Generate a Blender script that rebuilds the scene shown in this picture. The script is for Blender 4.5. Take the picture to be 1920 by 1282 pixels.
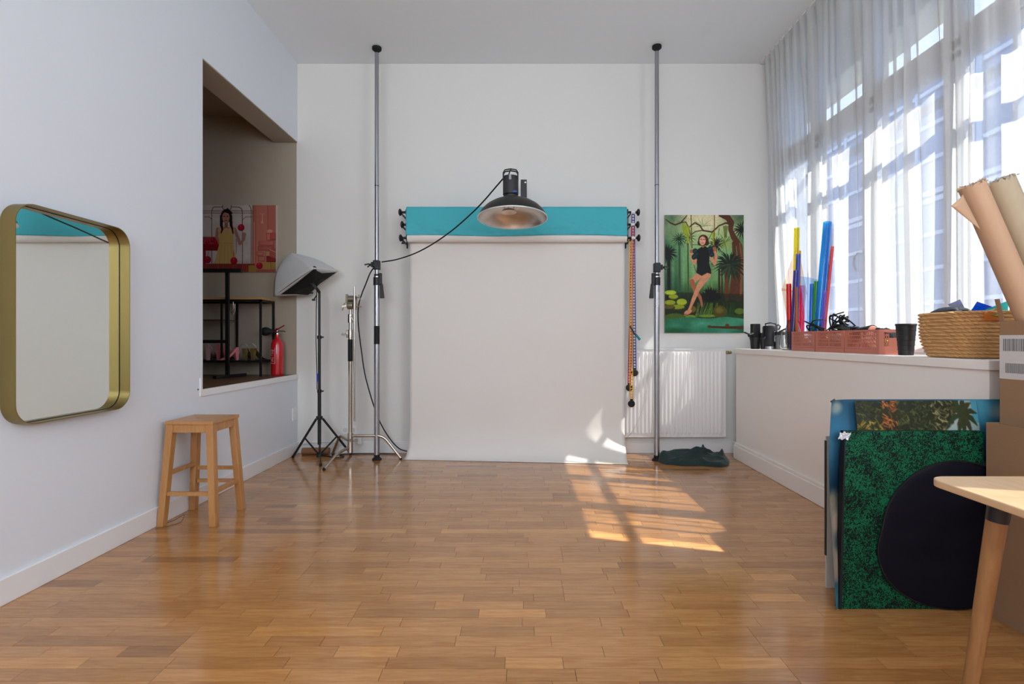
import bpy, bmesh, math, random
import numpy as np
from mathutils import Vector, Matrix, noise as mnoise

random.seed(7); rng = np.random.RandomState(11)
R = math.radians
for o in list(bpy.data.objects): bpy.data.objects.remove(o)
sc = bpy.context.scene
COL = sc.collection

# ------------------------------------------------------------------ camera
EYE = 1.15; F = 960.0; CX = 975.0; CY = 635.0
cam = bpy.data.cameras.new('camera'); cam.sensor_width = 36; cam.lens = 36 * F / 1920
cam.shift_x = -(CX - 960) / 1920; cam.shift_y = -(641 - CY) / 1920
cam.clip_start = 0.02
camo = bpy.data.objects.new('camera', cam); COL.objects.link(camo)
camo.location = (0, 0, EYE); camo.rotation_euler = (R(90), 0, 0); sc.camera = camo

# ------------------------------------------------------------------ world, sun, added fill lamps, exposure
w = bpy.data.worlds.new('world'); sc.world = w; w.use_nodes = True
bg = w.node_tree.nodes['Background']; bg.inputs[0].default_value = (0.68, 0.81, 1.0, 1); bg.inputs[1].default_value = 3.0
sun = bpy.data.lights.new('sun', 'SUN'); sun.energy = 16.5; sun.angle = R(0.6); sun.color = (1.0, 0.95, 0.86)
so = bpy.data.objects.new('sun', sun); COL.objects.link(so)
so.rotation_euler = Vector((-0.607, 0.177, -0.775)).to_track_quat('-Z', 'Y').to_euler(); so.location = (6, -1, 7)

def area(name, loc, direction, sx, sy, power, color=(1, 1, 1), portal=False):
    l = bpy.data.lights.new(name, 'AREA'); l.shape = 'RECTANGLE'; l.size = sx; l.size_y = sy
    l.energy = power; l.color = color
    o = bpy.data.objects.new(name, l); COL.objects.link(o); o.location = loc
    o.rotation_euler = Vector(direction).to_track_quat('-Z', 'Z').to_euler()
    if portal: l.cycles.is_portal = True
    return o
area('portal_main', (2.62, 3.65, 2.45), (-1, 0, 0), 2.8, 2.8, 1, portal=True)
area('portal_side', (2.62, -0.2, 2.4), (-1, 0, 0), 2.6, 2.8, 1, portal=True)
area('fill_rear', (-0.7, -3.25, 2.5), (0, 1, 0.16), 2.6, 2.2, 142, (0.87, 0.94, 1.0))  # added fill lamp behind the camera; the rear wall has no glazing
area('fill_side', (2.45, -0.2, 2.4), (-1, 0.35, -0.05), 2.4, 2.6, 100, (0.86, 0.93, 1.0))  # added fill lamp inside the side window, brightens the room

vs = sc.view_settings; vs.view_transform = 'Standard'; vs.look = 'None'; vs.gamma = 1; vs.exposure = 0.0
vs.use_curve_mapping = False
cy = sc.cycles
cy.max_bounces = 10; cy.diffuse_bounces = 6; cy.glossy_bounces = 5; cy.transparent_max_bounces = 24
cy.transmission_bounces = 6; cy.caustics_reflective = False; cy.caustics_refractive = False
cy.sample_clamp_indirect = 6; cy.use_denoising = True

# ------------------------------------------------------------------ helpers
def P(px, py, Y): return Vector(((px - CX) * Y / F, Y, EYE - (py - CY) * Y / F))
def lin(c):
    c = np.asarray(c, float)
    return np.where(c <= 0.04045, c / 12.92, ((c + 0.055) / 1.055) ** 2.4)
def S(r, g, b): return tuple(float(x) for x in lin(np.array([r, g, b]) / 255.0))

ORG = {}
def meta(o, label=None, cat=None, group=None, kind=None):
    if label: o['label'] = label
    if cat: o['category'] = cat
    if group: o['group'] = group
    if kind: o['kind'] = kind
    return o
def thing(name, label, cat, loc=(0, 0, 0), group=None):
    o = bpy.data.objects.new(name, None); COL.objects.link(o); o.location = loc
    o.empty_display_size = .05; ORG[o.name] = Vector(loc)
    return meta(o, label, cat, group)

def frame_of(d):
    d = Vector(d).normalized()
    up = Vector((0, 0, 1)) if abs(d.z) < .95 else Vector((0, 1, 0))
    a = d.cross(up).normalized(); b = a.cross(d).normalized()
    return a, b, d

class MB:
    def __init__(s): s.v = []; s.f = []
    def add(s, vs, fs):
        n = len(s.v); s.v += [tuple(v) for v in vs]; s.f += [tuple(i + n for i in f) for f in fs]; return s
    def box(s, x0, x1, y0, y1, z0, z1, M=None):
        vs = [Vector((x, y, z)) for z in (z0, z1) for y in (y0, y1) for x in (x0, x1)]
        if M: vs = [M @ v for v in vs]
        return s.add(vs, [(0, 2, 3, 1), (4, 5, 7, 6), (0, 1, 5, 4), (2, 6, 7, 3), (0, 4, 6, 2), (1, 3, 7, 5)])
    def hull(s, q0, q1):
        vs = list(q0) + list(q1)
        return s.add(vs, [(3, 2, 1, 0), (4, 5, 6, 7), (0, 1, 5, 4), (1, 2, 6, 5), (2, 3, 7, 6), (3, 0, 4, 7)])
    def beam(s, a, b, w, h):
        a = Vector(a); b = Vector(b); u, v, d = frame_of(b - a)
        q = [(-w/2, -h/2), (w/2, -h/2), (w/2, h/2), (-w/2, h/2)]
        return s.hull([a + u*x + v*y for x, y in q], [b + u*x + v*y for x, y in q])
    def tube(s, a, b, r0, r1=None, n=16, caps=True):
        r1 = r0 if r1 is None else r1
        a = Vector(a); b = Vector(b); u, v, d = frame_of(b - a); vs = []
        for c, r in ((a, r0), (b, r1)):
            for i in range(n):
                t = 2*math.pi*i/n; vs.append(c + u*math.cos(t)*r + v*math.sin(t)*r)
        fs = [(i, (i+1) % n, n+(i+1) % n, n+i) for i in range(n)]
        if caps: fs += [tuple(range(n-1, -1, -1)), tuple(range(n, 2*n))]
        return s.add(vs, fs)
    def path(s, pts, r, n=8, closed=False):
        pts = [Vector(p) for p in pts]; m = len(pts); vs = []
        u = None
        for i, p in enumerate(pts):
            if closed: d = pts[(i+1) % m] - pts[i-1]
            else: d = pts[min(i+1, m-1)] - pts[max(i-1, 0)]
            d.normalize()
            if u is None: u, v, _ = frame_of(d)
            else:
                u = (u - d * u.dot(d)).normalized()
            v = d.cross(u).normalized()
            rr = r[i] if isinstance(r, (list, tuple)) else r
            for k in range(n):
                t = 2*math.pi*k/n; vs.append(p + u*math.cos(t)*rr + v*math.sin(t)*rr)
        fs = []
        for i in range(m if closed else m-1):
            j = (i+1) % m
            for k in range(n):
                fs.append((i*n+k, i*n+(k+1) % n, j*n+(k+1) % n, j*n+k))
        if not closed: fs += [tuple(range(n-1, -1, -1)), tuple(range((m-1)*n, m*n))]
        return s.add(vs, fs)
    def lathe(s, prof, c, n=28, M=None, caps=(True, True), sx=1, sy=1):
        c = Vector(c); vs = []
        for r, z in prof:
            for i in range(n):
                t = 2*math.pi*i/n; p = Vector((math.cos(t)*r*sx, math.sin(t)*r*sy, z))
                if M: p = M @ p
                vs.append(c + p)
        m = len(prof); fs = []
        for j in range(m-1):
            for i in range(n):
                fs.append((j*n+i, j*n+(i+1) % n, (j+1)*n+(i+1) % n, (j+1)*n+i))
        if caps[0]: fs.append(tuple(range(n-1, -1, -1)))
        if caps[1]: fs.append(tuple(range((m-1)*n, m*n)))
        return s.add(vs, fs)
    def grid(s, fn, nu, nv, wrap=False):
        vs = [fn(i/(nu if wrap else nu-1), j/(nv-1)) for j in range(nv) for i in range(nu)]
        fs = []
        for j in range(nv-1):
            for i in range(nu if wrap else nu-1):
                k = (i+1) % nu
                fs.append((j*nu+i, j*nu+k, (j+1)*nu+k, (j+1)*nu+i))
        return s.add(vs, fs)
    def prism(s, poly, z0, z1, M=None):
        n = len(poly); vs = [Vector((x, y, z)) for z in (z0, z1) for x, y in poly]
        if M: vs = [M @ v for v in vs]
        fs = [tuple(range(n-1, -1, -1)), tuple(range(n, 2*n))] + [(i, (i+1) % n, n+(i+1) % n, n+i) for i in range(n)]
        return s.add(vs, fs)
    def build(s, name, mat, parent=None, smooth=None, bevel=0, solid=0, subsurf=0, kind=None):
        me = bpy.data.meshes.new(name)
        org = ORG.get(parent.name, Vector()) if parent else Vector()
        me.from_pydata([tuple(Vector(v) - org) for v in s.v], [], s.f)
        me.validate()
        bm = bmesh.new(); bm.from_mesh(me); bmesh.ops.recalc_face_normals(bm, faces=bm.faces)
        if smooth:
            for f in bm.faces: f.smooth = True
            a = R(smooth)
            for e in bm.edges:
                if len(e.link_faces) == 2 and e.calc_face_angle(0) > a: e.smooth = False
        bm.to_mesh(me); bm.free()
        me.materials.append(mat)
        o = bpy.data.objects.new(name, me); COL.objects.link(o)
        if parent: o.parent = parent
        ORG[o.name] = org
        if bevel:
            m = o.modifiers.new('b', 'BEVEL'); m.width = bevel; m.segments = 2; m.limit_method = 'ANGLE'; m.angle_limit = R(40)
        if solid:
            m = o.modifiers.new('s', 'SOLIDIFY'); m.thickness = solid; m.offset = 0
        if subsurf:
            m = o.modifiers.new('u', 'SUBSURF'); m.levels = subsurf; m.render_levels = subsurf
        if kind: o['kind'] = kind
        return o
def struct(o): o['kind'] = 'structure'; return o

# ------------------------------------------------------------------ materials
MATS = {}
def mat(name, col, rough=.5, metal=0, var=.06, vscale=8, bump=0, bscale=60, coat=0, sheen=0, trans=0, alpha=1, spec=.5, stretch=(1, 1, 1), ior=1.45):
    if name in MATS: return MATS[name]
    m = bpy.data.materials.new(name); m.use_nodes = True; nt = m.node_tree; N = nt.nodes; L = nt.links
    b = N['Principled BSDF']
    tc = N.new('ShaderNodeTexCoord'); mp = N.new('ShaderNodeMapping'); mp.inputs['Scale'].default_value = stretch
    L.new(tc.outputs['Object'], mp.inputs[0])
    nz = N.new('ShaderNodeTexNoise'); nz.inputs['Scale'].default_value = vscale; nz.inputs['Detail'].default_value = 4
    L.new(mp.outputs[0], nz.inputs[0])
    mx = N.new('ShaderNodeMix'); mx.data_type = 'RGBA'
    c = np.array(col)
    mx.inputs[6].default_value = (*np.clip(c*(1-var), 0, 1), 1); mx.inputs[7].default_value = (*np.clip(c*(1+var), 0, 1), 1)
    L.new(nz.outputs[0], mx.inputs[0]); L.new(mx.outputs[2], b.inputs['Base Color'])
    b.inputs['Roughness'].default_value = rough; b.inputs['Metallic'].default_value = metal
    b.inputs['Coat Weight'].default_value = coat; b.inputs['Sheen Weight'].default_value = sheen
    b.inputs['Transmission Weight'].default_value = trans; b.inputs['Specular IOR Level'].default_value = spec
    b.inputs['IOR'].default_value = ior; b.inputs['Alpha'].default_value = alpha
    if bump:
        n2 = N.new('ShaderNodeTexNoise'); n2.inputs['Scale'].default_value = bscale; n2.inputs['Detail'].default_value = 5
        L.new(mp.outputs[0], n2.inputs[0])
        bp = N.new('ShaderNodeBump'); bp.inputs['Strength'].default_value = bump; bp.inputs['Distance'].default_value = .01
        L.new(n2.outputs[0], bp.inputs['Height']); L.new(bp.outputs[0], b.inputs['Normal'])
    MATS[name] = m; return m

def attr_mat(name, rough=.5, coat=0):
    if name in MATS: return MATS[name]
    m = bpy.data.materials.new(name); m.use_nodes = True; nt = m.node_tree
    a = nt.nodes.new('ShaderNodeVertexColor'); a.layer_name = 'print'
    b = nt.nodes['Principled BSDF']; nt.links.new(a.outputs[0], b.inputs['Base Color'])
    b.inputs['Roughness'].default_value = rough; b.inputs['Coat Weight'].default_value = coat; b.inputs['Specular IOR Level'].default_value = .25
    MATS[name] = m; return m

def fresnel2(N, L):
    """fresnel that treats both sides of a thin sheet alike"""
    fr = N.new('ShaderNodeFresnel'); ge = N.new('ShaderNodeNewGeometry'); mr_ = N.new('ShaderNodeMapRange')
    mr_.inputs[3].default_value = 1.45; mr_.inputs[4].default_value = 1/1.45
    L.new(ge.outputs['Backfacing'], mr_.inputs[0]); L.new(mr_.outputs[0], fr.inputs[0]); return fr
def thin_mat(name, col, trans, transl, rough=.8, gloss=0):
    """thin sheet: part of the light passes straight through, part is scattered through, rest reflected"""
    m = bpy.data.materials.new(name); m.use_nodes = True; nt = m.node_tree; N = nt.nodes; L = nt.links
    for n in list(N): N.remove(n)
    out = N.new('ShaderNodeOutputMaterial')
    nz = N.new('ShaderNodeTexNoise'); nz.inputs['Scale'].default_value = 60; tc = N.new('ShaderNodeTexCoord'); L.new(tc.outputs['Object'], nz.inputs[0])
    mx = N.new('ShaderNodeMix'); mx.data_type = 'RGBA'
    c = np.array(col); mx.inputs[6].default_value = (*(c*.96), 1); mx.inputs[7].default_value = (*np.clip(c*1.03, 0, 1), 1); L.new(nz.outputs[0], mx.inputs[0])
    d = N.new('ShaderNodeBsdfDiffuse'); t = N.new('ShaderNodeBsdfTranslucent'); tr = N.new('ShaderNodeBsdfTransparent')
    L.new(mx.outputs[2], d.inputs[0]); L.new(mx.outputs[2], t.inputs[0]); 
    tr.inputs[0].default_value = (*(c**.5), 1)
    m1 = N.new('ShaderNodeMixShader'); m1.inputs[0].default_value = transl; L.new(d.outputs[0], m1.inputs[1]); L.new(t.outputs[0], m1.inputs[2])
    m2 = N.new('ShaderNodeMixShader'); m2.inputs[0].default_value = trans; L.new(m1.outputs[0], m2.inputs[1]); L.new(tr.outputs[0], m2.inputs[2])
    last = m2
    if gloss:
        g = N.new('ShaderNodeBsdfGlossy'); g.inputs['Roughness'].default_value = .12
        fr = fresnel2(N, L)
        m3 = N.new('ShaderNodeMixShader'); L.new(fr.outputs[0], m3.inputs[0]); L.new(m2.outputs[0], m3.inputs[1]); L.new(g.outputs[0], m3.inputs[2]); last = m3
    L.new(last.outputs[0], out.inputs[0]); MATS[name] = m; return m

def glass_mat(name, tint=(1, 1, 1)):
    m = bpy.data.materials.new(name); m.use_nodes = True; nt = m.node_tree; N = nt.nodes; L = nt.links
    for n in list(N): N.remove(n)
    out = N.new('ShaderNodeOutputMaterial'); tr = N.new('ShaderNodeBsdfTransparent'); tr.inputs[0].default_value = (*tint, 1)
    g = N.new('ShaderNodeBsdfGlossy'); g.inputs['Roughness'].default_value = .02; fr = fresnel2(N, L)
    mx = N.new('ShaderNodeMixShader'); L.new(fr.outputs[0], mx.inputs[0]); L.new(tr.outputs[0], mx.inputs[1]); L.new(g.outputs[0], mx.inputs[2])
    L.new(mx.outputs[0], out.inputs[0]); MATS[name] = m; return m

WHITE = mat('white_wall_paint', S(224, 229, 236), .75, var=.012, vscale=2, bump=.04, bscale=40)
BACKW = mat('white_back_wall_paint', S(228, 227, 223), .75, var=.015, vscale=2, bump=.04, bscale=40)
CEIL = mat('white_ceiling_paint', S(232, 237, 240), .85, var=.01, vscale=2)
LEDGE = mat('warm_white_ledge_paint', S(242, 236, 230), .55, var=.012, vscale=2)
TRIM = mat('white_gloss_trim', S(234, 234, 235), .35, var=.01)
TAUPE = mat('taupe_wall_paint', S(168, 156, 140), .75, var=.03, vscale=3, bump=.04)
FRAMEW = mat('white_window_paint', S(232, 234, 238), .35, var=.01)
BLACKM = mat('black_painted_metal', S(24, 24, 26), .38, var=.1)
BLACKP = mat('black_plastic', S(28, 28, 31), .45, var=.12, bump=.05)
BLACKR = mat('black_rubber', S(20, 20, 21), .7, var=.12)
ALU = mat('brushed_aluminium', S(168, 168, 172), .32, .9, var=.05, stretch=(30, 30, 1))
CHROME = mat('nickel_plated_steel', S(196, 188, 178), .2, 1.0, var=.05)
BRASS = mat('brushed_brass', S(152, 132, 82), .4, 1.0, var=.06, vscale=30, stretch=(1, 1, .1))
MIRROR = mat('mirror_glass', S(228, 234, 230), .015, 1.0, var=.0)
KRAFT = mat('kraft_cardboard', S(152, 118, 88), .8, var=.05, vscale=12, bump=.1, bscale=90, stretch=(1, 1, 4))
KRAFTIN = mat('cardboard_inside', S(150, 118, 90), .85, var=.06)
REDP = mat('red_enamel', S(190, 20, 30), .22, var=.04, coat=.6)
GLASS = glass_mat('window_glass', (.96, .98, 1.0))
CLEAR = mat('clear_vase_glass', (.97, .98, .98), .02, var=0, trans=1, ior=1.35)
CURT = thin_mat('sheer_white_voile', (.84, .84, .83), .37, .42)

# wood with grain along x of the object
def wood_mat(name, c0, c1, rough=.35, coat=.0, scale=(2, 18, 18), attr=None):
    m = bpy.data.materials.new(name); m.use_nodes = True; nt = m.node_tree; N = nt.nodes; L = nt.links
    b = N['Principled BSDF']; tc = N.new('ShaderNodeTexCoord'); mp = N.new('ShaderNodeMapping'); mp.inputs['Scale'].default_value = scale
    L.new(tc.outputs['Object'], mp.inputs[0])
    nz = N.new('ShaderNodeTexNoise'); nz.inputs['Scale'].default_value = 3; nz.inputs['Detail'].default_value = 7; nz.inputs['Roughness'].default_value = .62; nz.inputs['Distortion'].default_value = .6
    L.new(mp.outputs[0], nz.inputs[0])
    rp = N.new('ShaderNodeValToRGB'); rp.color_ramp.elements[0].position = .28; rp.color_ramp.elements[1].position = .74
    rp.color_ramp.elements[0].color = (*c0, 1); rp.color_ramp.elements[1].color = (*c1, 1)
    L.new(nz.outputs[0], rp.inputs[0]); last = rp.outputs[0]
    if attr:
        a = N.new('ShaderNodeAttribute'); a.attribute_name = attr
        va = N.new('ShaderNodeVectorMath'); va.operation = 'ADD'; vm = N.new('ShaderNodeVectorMath'); vm.operation = 'SCALE'; vm.inputs[3].default_value = 37
        L.new(a.outputs['Vector'], vm.inputs[0]); L.new(tc.outputs['Object'], va.inputs[0]); L.new(vm.outputs[0], va.inputs[1]); L.new(va.outputs[0], mp.inputs[0])
        r2 = N.new('ShaderNodeValToRGB'); cr = r2.color_ramp
        cr.elements[0].position = 0; cr.elements[0].color = (.62, .56, .50, 1); cr.elements[1].position = 1; cr.elements[1].color = (1.22, 1.2, 1.1, 1)
        e = cr.elements.new(.25); e.color = (.84, .80, .74, 1); e = cr.elements.new(.7); e.color = (1.02, 1.0, .97, 1)
        L.new(a.outputs['Fac'], r2.inputs[0])
        mu = N.new('ShaderNodeMix'); mu.data_type = 'RGBA'; mu.blend_type = 'MULTIPLY'; mu.inputs[0].default_value = 1
        mu.clamp_result = False
        L.new(last, mu.inputs[6]); L.new(r2.outputs[0], mu.inputs[7]); last = mu.outputs[2]
        ro = N.new('ShaderNodeMapRange'); ro.inputs[3].default_value = rough-.03; ro.inputs[4].default_value = rough+.06; L.new(nz.outputs[0], ro.inputs[0]); L.new(ro.outputs[0], b.inputs['Roughness'])
    else: b.inputs['Roughness'].default_value = rough
    L.new(last, b.inputs['Base Color']); b.inputs['Coat Weight'].default_value = coat; b.inputs['Coat Roughness'].default_value = .12
    bp = N.new('ShaderNodeBump'); bp.inputs['Strength'].default_value = .06; bp.inputs['Distance'].default_value = .002
    L.new(nz.outputs[0], bp.inputs['Height']); L.new(bp.outputs[0], b.inputs['Normal'])
    MATS[name] = m; return m
OAK = wood_mat('lacquered_oak_parquet', S(168, 113, 62), S(198, 146, 91), .17, .5, (2.2, 22, 22), attr='tone')
PINE = wood_mat('varnished_pine', S(168, 116, 66), S(196, 144, 88), .38, .1, (14, 14, 2))
BEECH = wood_mat('pale_wood_veneer', S(198, 162, 122), S(216, 182, 144), .4, .05, (14, 2, 14))
OAKLEG = wood_mat('oak_leg', S(128, 88, 50), S(160, 114, 70), .4, .05, (14, 14, 2))
DARKFLOOR = wood_mat('dark_boards', S(92, 66, 44), S(124, 92, 62), .4, .1, (2, 18, 18))
SHELFW = wood_mat('shelf_board', S(168, 128, 80), S(194, 152, 100), .5, 0, (2, 18, 18))

# ------------------------------------------------------------------ painter for flat prints (colour per mesh vertex)
class Canvas:
    def __init__(s, x0, x1, y0, y1, W, H):
        s.x0, s.x1, s.y0, s.y1 = x0, x1, y0, y1; s.W, s.H = W*2, H*2
        xs = np.linspace(x0, x1, s.W); ys = np.linspace(y0, y1, s.H)
        s.X, s.Y = np.meshgrid(xs, ys); s.a = np.zeros((s.H, s.W, 3)); s.rw, s.rh = W, H
    def noise(s, fx, fy, seed=0, octv=3):
        r = np.random.RandomState(seed); out = np.zeros((s.H, s.W)); amp = 1; tot = 0
        for o in range(octv):
            gx, gy = max(2, int(fx*2**o)), max(2, int(fy*2**o)); g = r.rand(gy+1, gx+1)
            u = np.linspace(0, gx-1e-6, s.W); v = np.linspace(0, gy-1e-6, s.H)
            iu = u.astype(int); iv = v.astype(int); fu = u-iu; fv = v-iv; fu = fu*fu*(3-2*fu); fv = (fv*fv*(3-2*fv))[:, None]
            A = g[iv][:, iu]; B = g[iv][:, iu+1]; C = g[iv+1][:, iu]; D = g[iv+1][:, iu+1]
            out += amp*((A*(1-fu)+B*fu)*(1-fv)+(C*(1-fu)+D*fu)*fv); tot += amp; amp *= .5
        return out/tot
    def blend(s, m, c, al=1.0):
        if np.ndim(m) and m.dtype == bool: m = m.astype(float)
        c = np.array(c, float)
        if c.max() > 1.5: c = c/255
        m = (m*al)[..., None]; s.a = s.a*(1-m)+c*m
    def vgrad(s, stops):
        ys = [p for p, _ in stops]; 
        for k in range(3): s.a[..., k] = np.interp(s.Y, ys, [c[k]/255 for _, c in stops])
    def poly(s, pts, c, al=1.0):
        m = np.zeros(s.X.shape, bool); n = len(pts)
        for i in range(n):
            x1, y1 = pts[i]; x2, y2 = pts[i-1]
            if y1 == y2: continue
            k = ((y1 > s.Y) != (y2 > s.Y)) & (s.X < (x2-x1)*(s.Y-y1)/(y2-y1)+x1); m ^= k
        s.blend(m, c, al)
    def ell(s, cx, cy_, rx, ry, c, al=1.0, soft=0, rot=0):
        dx = s.X-cx; dy = s.Y-cy_; co, si = math.cos(R(rot)), math.sin(R(rot))
        q = np.sqrt(((dx*co+dy*si)/rx)**2+((-dx*si+dy*co)/ry)**2)
        m = np.clip((1-q)/soft, 0, 1) if soft else (q < 1).astype(float)
        s.blend(m, c, al)
    def stroke(s, pts, wd, c, al=1.0):
        m = np.zeros(s.X.shape, bool)
        for i in range(len(pts)-1):
            (x1, y1), (x2, y2) = pts[i][:2], pts[i+1][:2]
            w1 = wd if np.isscalar(wd) else wd[i]; w2 = wd if np.isscalar(wd) else wd[i+1]
            pad = max(w1, w2)+2
            c0 = np.searchsorted(s.X[0], min(x1, x2)-pad); c1 = np.searchsorted(s.X[0], max(x1, x2)+pad)
            r0 = np.searchsorted(s.Y[:, 0], min(y1, y2)-pad); r1 = np.searchsorted(s.Y[:, 0], max(y1, y2)+pad)
            if c0 >= c1 or r0 >= r1: continue
            X = s.X[r0:r1, c0:c1]; Y = s.Y[r0:r1, c0:c1]
            dx, dy = x2-x1, y2-y1; L2 = dx*dx+dy*dy+1e-9
            t = np.clip(((X-x1)*dx+(Y-y1)*dy)/L2, 0, 1)
            d = np.hypot(X-x1-t*dx, Y-y1-t*dy); m[r0:r1, c0:c1] |= d < (w1+(w2-w1)*t)/2
        s.blend(m, c, al)
    def frond(s, cx, cy_, r, n, c, a0=0, a1=360, wd=9, seed=0, droop=.3):
        q = random.Random(seed)
        for i in range(n):
            a = R(a0+(a1-a0)*(i+.5)/n+q.uniform(-6, 6)); rr = r*q.uniform(.75, 1.05)
            k = q.uniform(.75, 1.25); cc = [min(255, max(0, x*k)) for x in c]
            mx, my = cx+math.cos(a)*rr*.55, cy_+math.sin(a)*rr*.55
            s.stroke([(cx, cy_), (mx, my), (cx+math.cos(a)*rr, cy_+math.sin(a)*rr+droop*rr*.4)], [wd*.6, wd, 1.5], cc)
    def mesh(s, name, fn, parent, m):
        a = s.a.reshape(s.rh, 2, s.rw, 2, 3).mean((1, 3)); W, H = s.rw, s.rh
        vs = [fn(i/(W-1), j/(H-1)) for j in range(H) for i in range(W)]
        mb = MB(); mb.v = [tuple(v) for v in vs]
        mb.f = [(j*W+i, (j+1)*W+i, (j+1)*W+i+1, j*W+i+1) for j in range(H-1) for i in range(W-1)]
        o = mb.build(name, m, parent, smooth=60)
        at = o.data.color_attributes.new('print', 'FLOAT_COLOR', 'POINT')
        rgba = np.ones((W*H, 4), np.float32); rgba[:, :3] = lin(np.clip(a.reshape(-1, 3), 0, 1))
        at.data.foreach_set('color', rgba.ravel()); return o
PRINT = attr_mat('satin_photo_print', .42, .05)

def text_mesh(name, s, size, M, m, parent, depth=.0004):
    cu = bpy.data.curves.new(name, 'FONT'); cu.body = s; cu.size = size; cu.align_x = 'CENTER'; cu.align_y = 'CENTER'; cu.extrude = depth
    t = bpy.data.objects.new(name+'_tmp', cu); COL.objects.link(t)
    me = bpy.data.meshes.new_from_object(t); bpy.data.objects.remove(t); me.materials.clear(); me.materials.append(m)
    org = ORG.get(parent.name, Vector()); me.transform(Matrix.Translation(-org) @ M)
    o = bpy.data.objects.new(name, me); COL.objects.link(o); o.parent = parent; return o

# =================================================================== STRUCTURE
XL = -2.241; YB = 5.16; ZC = 3.92; XW = 2.50; ZA = .79
m = MB().box(XL-.3, XW+.25, -3.5, YB+.2, -.12, -.0085); floor = struct(m.build('floor', mat('floor_screed', S(70, 50, 34), .8)))
struct(MB().box(-5.1, 3.7-.95, -3.6, YB+.2, ZC, ZC+.15).build('ceiling', CEIL))
struct(MB().box(XL-.02, XW+.25, YB, YB+.2, 0, ZC).build('wall_back', BACKW))
# left wall with the opening to the raised room
m = MB().box(XL-.23, XL, -3.5, 3.616, -.008, ZC).box(XL-.23, XL, 3.616, YB+.2, -.008, ZA-.035).box(XL-.23, XL, 3.616, YB+.2, 3.132, ZC)
struct(m.build('wall_left', WHITE))
m = MB().box(XW, XW+.25, 2.27, YB+.2, -.008, 1.06).box(XW, XW+.25, 2.27, YB+.2, 3.84, ZC).box(XW, XW+.25, 4.90, YB+.2, 1.06, 3.84)
m.box(XW, XW+.25, 1.12, 2.27, -.008, ZC).box(XW, XW+.25, -1.5, 1.12, -.008, .9).box(XW, XW+.25, -1.5, 1.12, 3.84, ZC).box(XW, XW+.25, -3.5, -1.5, -.008, ZC)
struct(m.build('wall_right', WHITE))
struct(MB().box(XL-.23, XW+.25, -3.6, -3.4, -.008, ZC).build('wall_rear', WHITE))
# raised room behind the opening
struct(MB().box(-5, XL-.23, 1.6, YB+.1, ZA-.2, ZA-.001).box(XL-.23, XL-.004, 3.616, YB, ZA-.03, ZA).build('floor_alcove', DARKFLOOR))
struct(MB().box(-5.1, XL-.01, YB-.004, YB+.19, ZA, 3.6).build('wall_alcove_back', TAUPE))
struct(MB().box(-5.1, -4.9, 1.5, YB+.1, ZA, 3.6).build('wall_alcove_side', TAUPE))
struct(MB().box(-5.1, XL-.23, 1.4, 1.6, ZA, 3.6).build('wall_alcove_front', TAUPE))
struct(MB().box(XL-.24, XL-.23, 1.6, 3.616, ZA, 3.4).box(XL-.24, XL-.23, 3.616, YB, 3.132, 3.4).build('wall_alcove_inner', TAUPE))
struct(MB().box(-5.1, XL-.23, 1.5, YB+.1, 3.38, 3.5).build('ceiling_alcove', mat('alcove_ceiling_paint', S(150, 136, 118), .8)))
struct(MB().box(XL-.23, XL-.002, 3.616, YB-.004, 3.124, 3.131).box(XL-.23, XL-.003, 3.6155, 3.6195, ZA, 3.127).build('trim_2', TAUPE))
# white sill board of the opening
m = MB().box(XL-.012, XL+.008, 3.60, YB, ZA-.045, ZA+.004).box(XL-.012, XL+.008, 3.58, 3.60, ZA-.045, ZA+.085)
struct(m.build('trim_1', TRIM, bevel=.002))
# baseboards
struct(MB().box(XL, XL+.015, -3.4, YB, 0, .115).build('baseboard_left', TRIM, bevel=.003))
struct(MB().box(XL+.015, XW, YB-.014, YB, 0, .105).box(XL+.015, XW, YB-.01, YB, .105, .118).build('baseboard_back', TRIM, bevel=.003))
# ledge under the window
XK = 2.08; Y0K = 2.27; Y1K = 4.93; ZS = 1.055
struct(MB().box(XK, XW-.001, Y0K, Y1K, .0, ZS-.045).build('wall_ledge', LEDGE, bevel=.002))
struct(MB().box(XK-.014, XW-.001, Y0K-.012, Y1K+.01, ZS-.045, ZS).build('trim_3', LEDGE, bevel=.004))
m = MB().box(XK-.022, XK, Y0K, Y1K+.012, 0, .13).box(XK-.014, XK, Y0K, Y1K+.008, .13, .155)
struct(m.build('baseboard_ledge', LEDGE, bevel=.005))

# ---- parquet strips
def plank_mesh(x0, x1, y0, y1, z, tone):
    g = .0007; x0 += g; x1 -= g; y0 += g; y1 -= g
    return [(x0, y0, -.009), (x1, y0, -.009), (x1, y1, -.009), (x0, y1, -.009), (x0, y0, z), (x1, y0, z), (x1, y1, z), (x0, y1, z)], tone
PF = [(0, 3, 2, 1), (4, 5, 6, 7), (0, 1, 5, 4), (1, 2, 6, 5), (2, 3, 7, 6), (3, 0, 4, 7)]
planks = []
rw = .0655; y = -.9; row = 0
boards = {}
while y < YB-.001:
    y1 = min(y+rw, YB); bi = row // 3; xr = XW if (y < Y0K+.1 or y > 4.86) else XK
    x = XL; q = random.Random(row*13+5); qb = random.Random(bi*7+1)
    ends = []; e = XL + qb.uniform(.2, 2.1)
    while e < xr: ends.append(e); e += 2.18
    ends.append(xr)
    for e in ends:
        while x < e-.001:
            ln = q.choice([.22, .3, .36, .42, .48, .55])*q.uniform(.9, 1.1)
            x2 = x+ln
            if e-x2 < .12: x2 = e
            base = q.random(); tone = base*.55+.2 if q.random() < .72 else base
            planks.append((x, x2, y, y1, tone)); x = x2
    y = y1; row += 1
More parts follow.
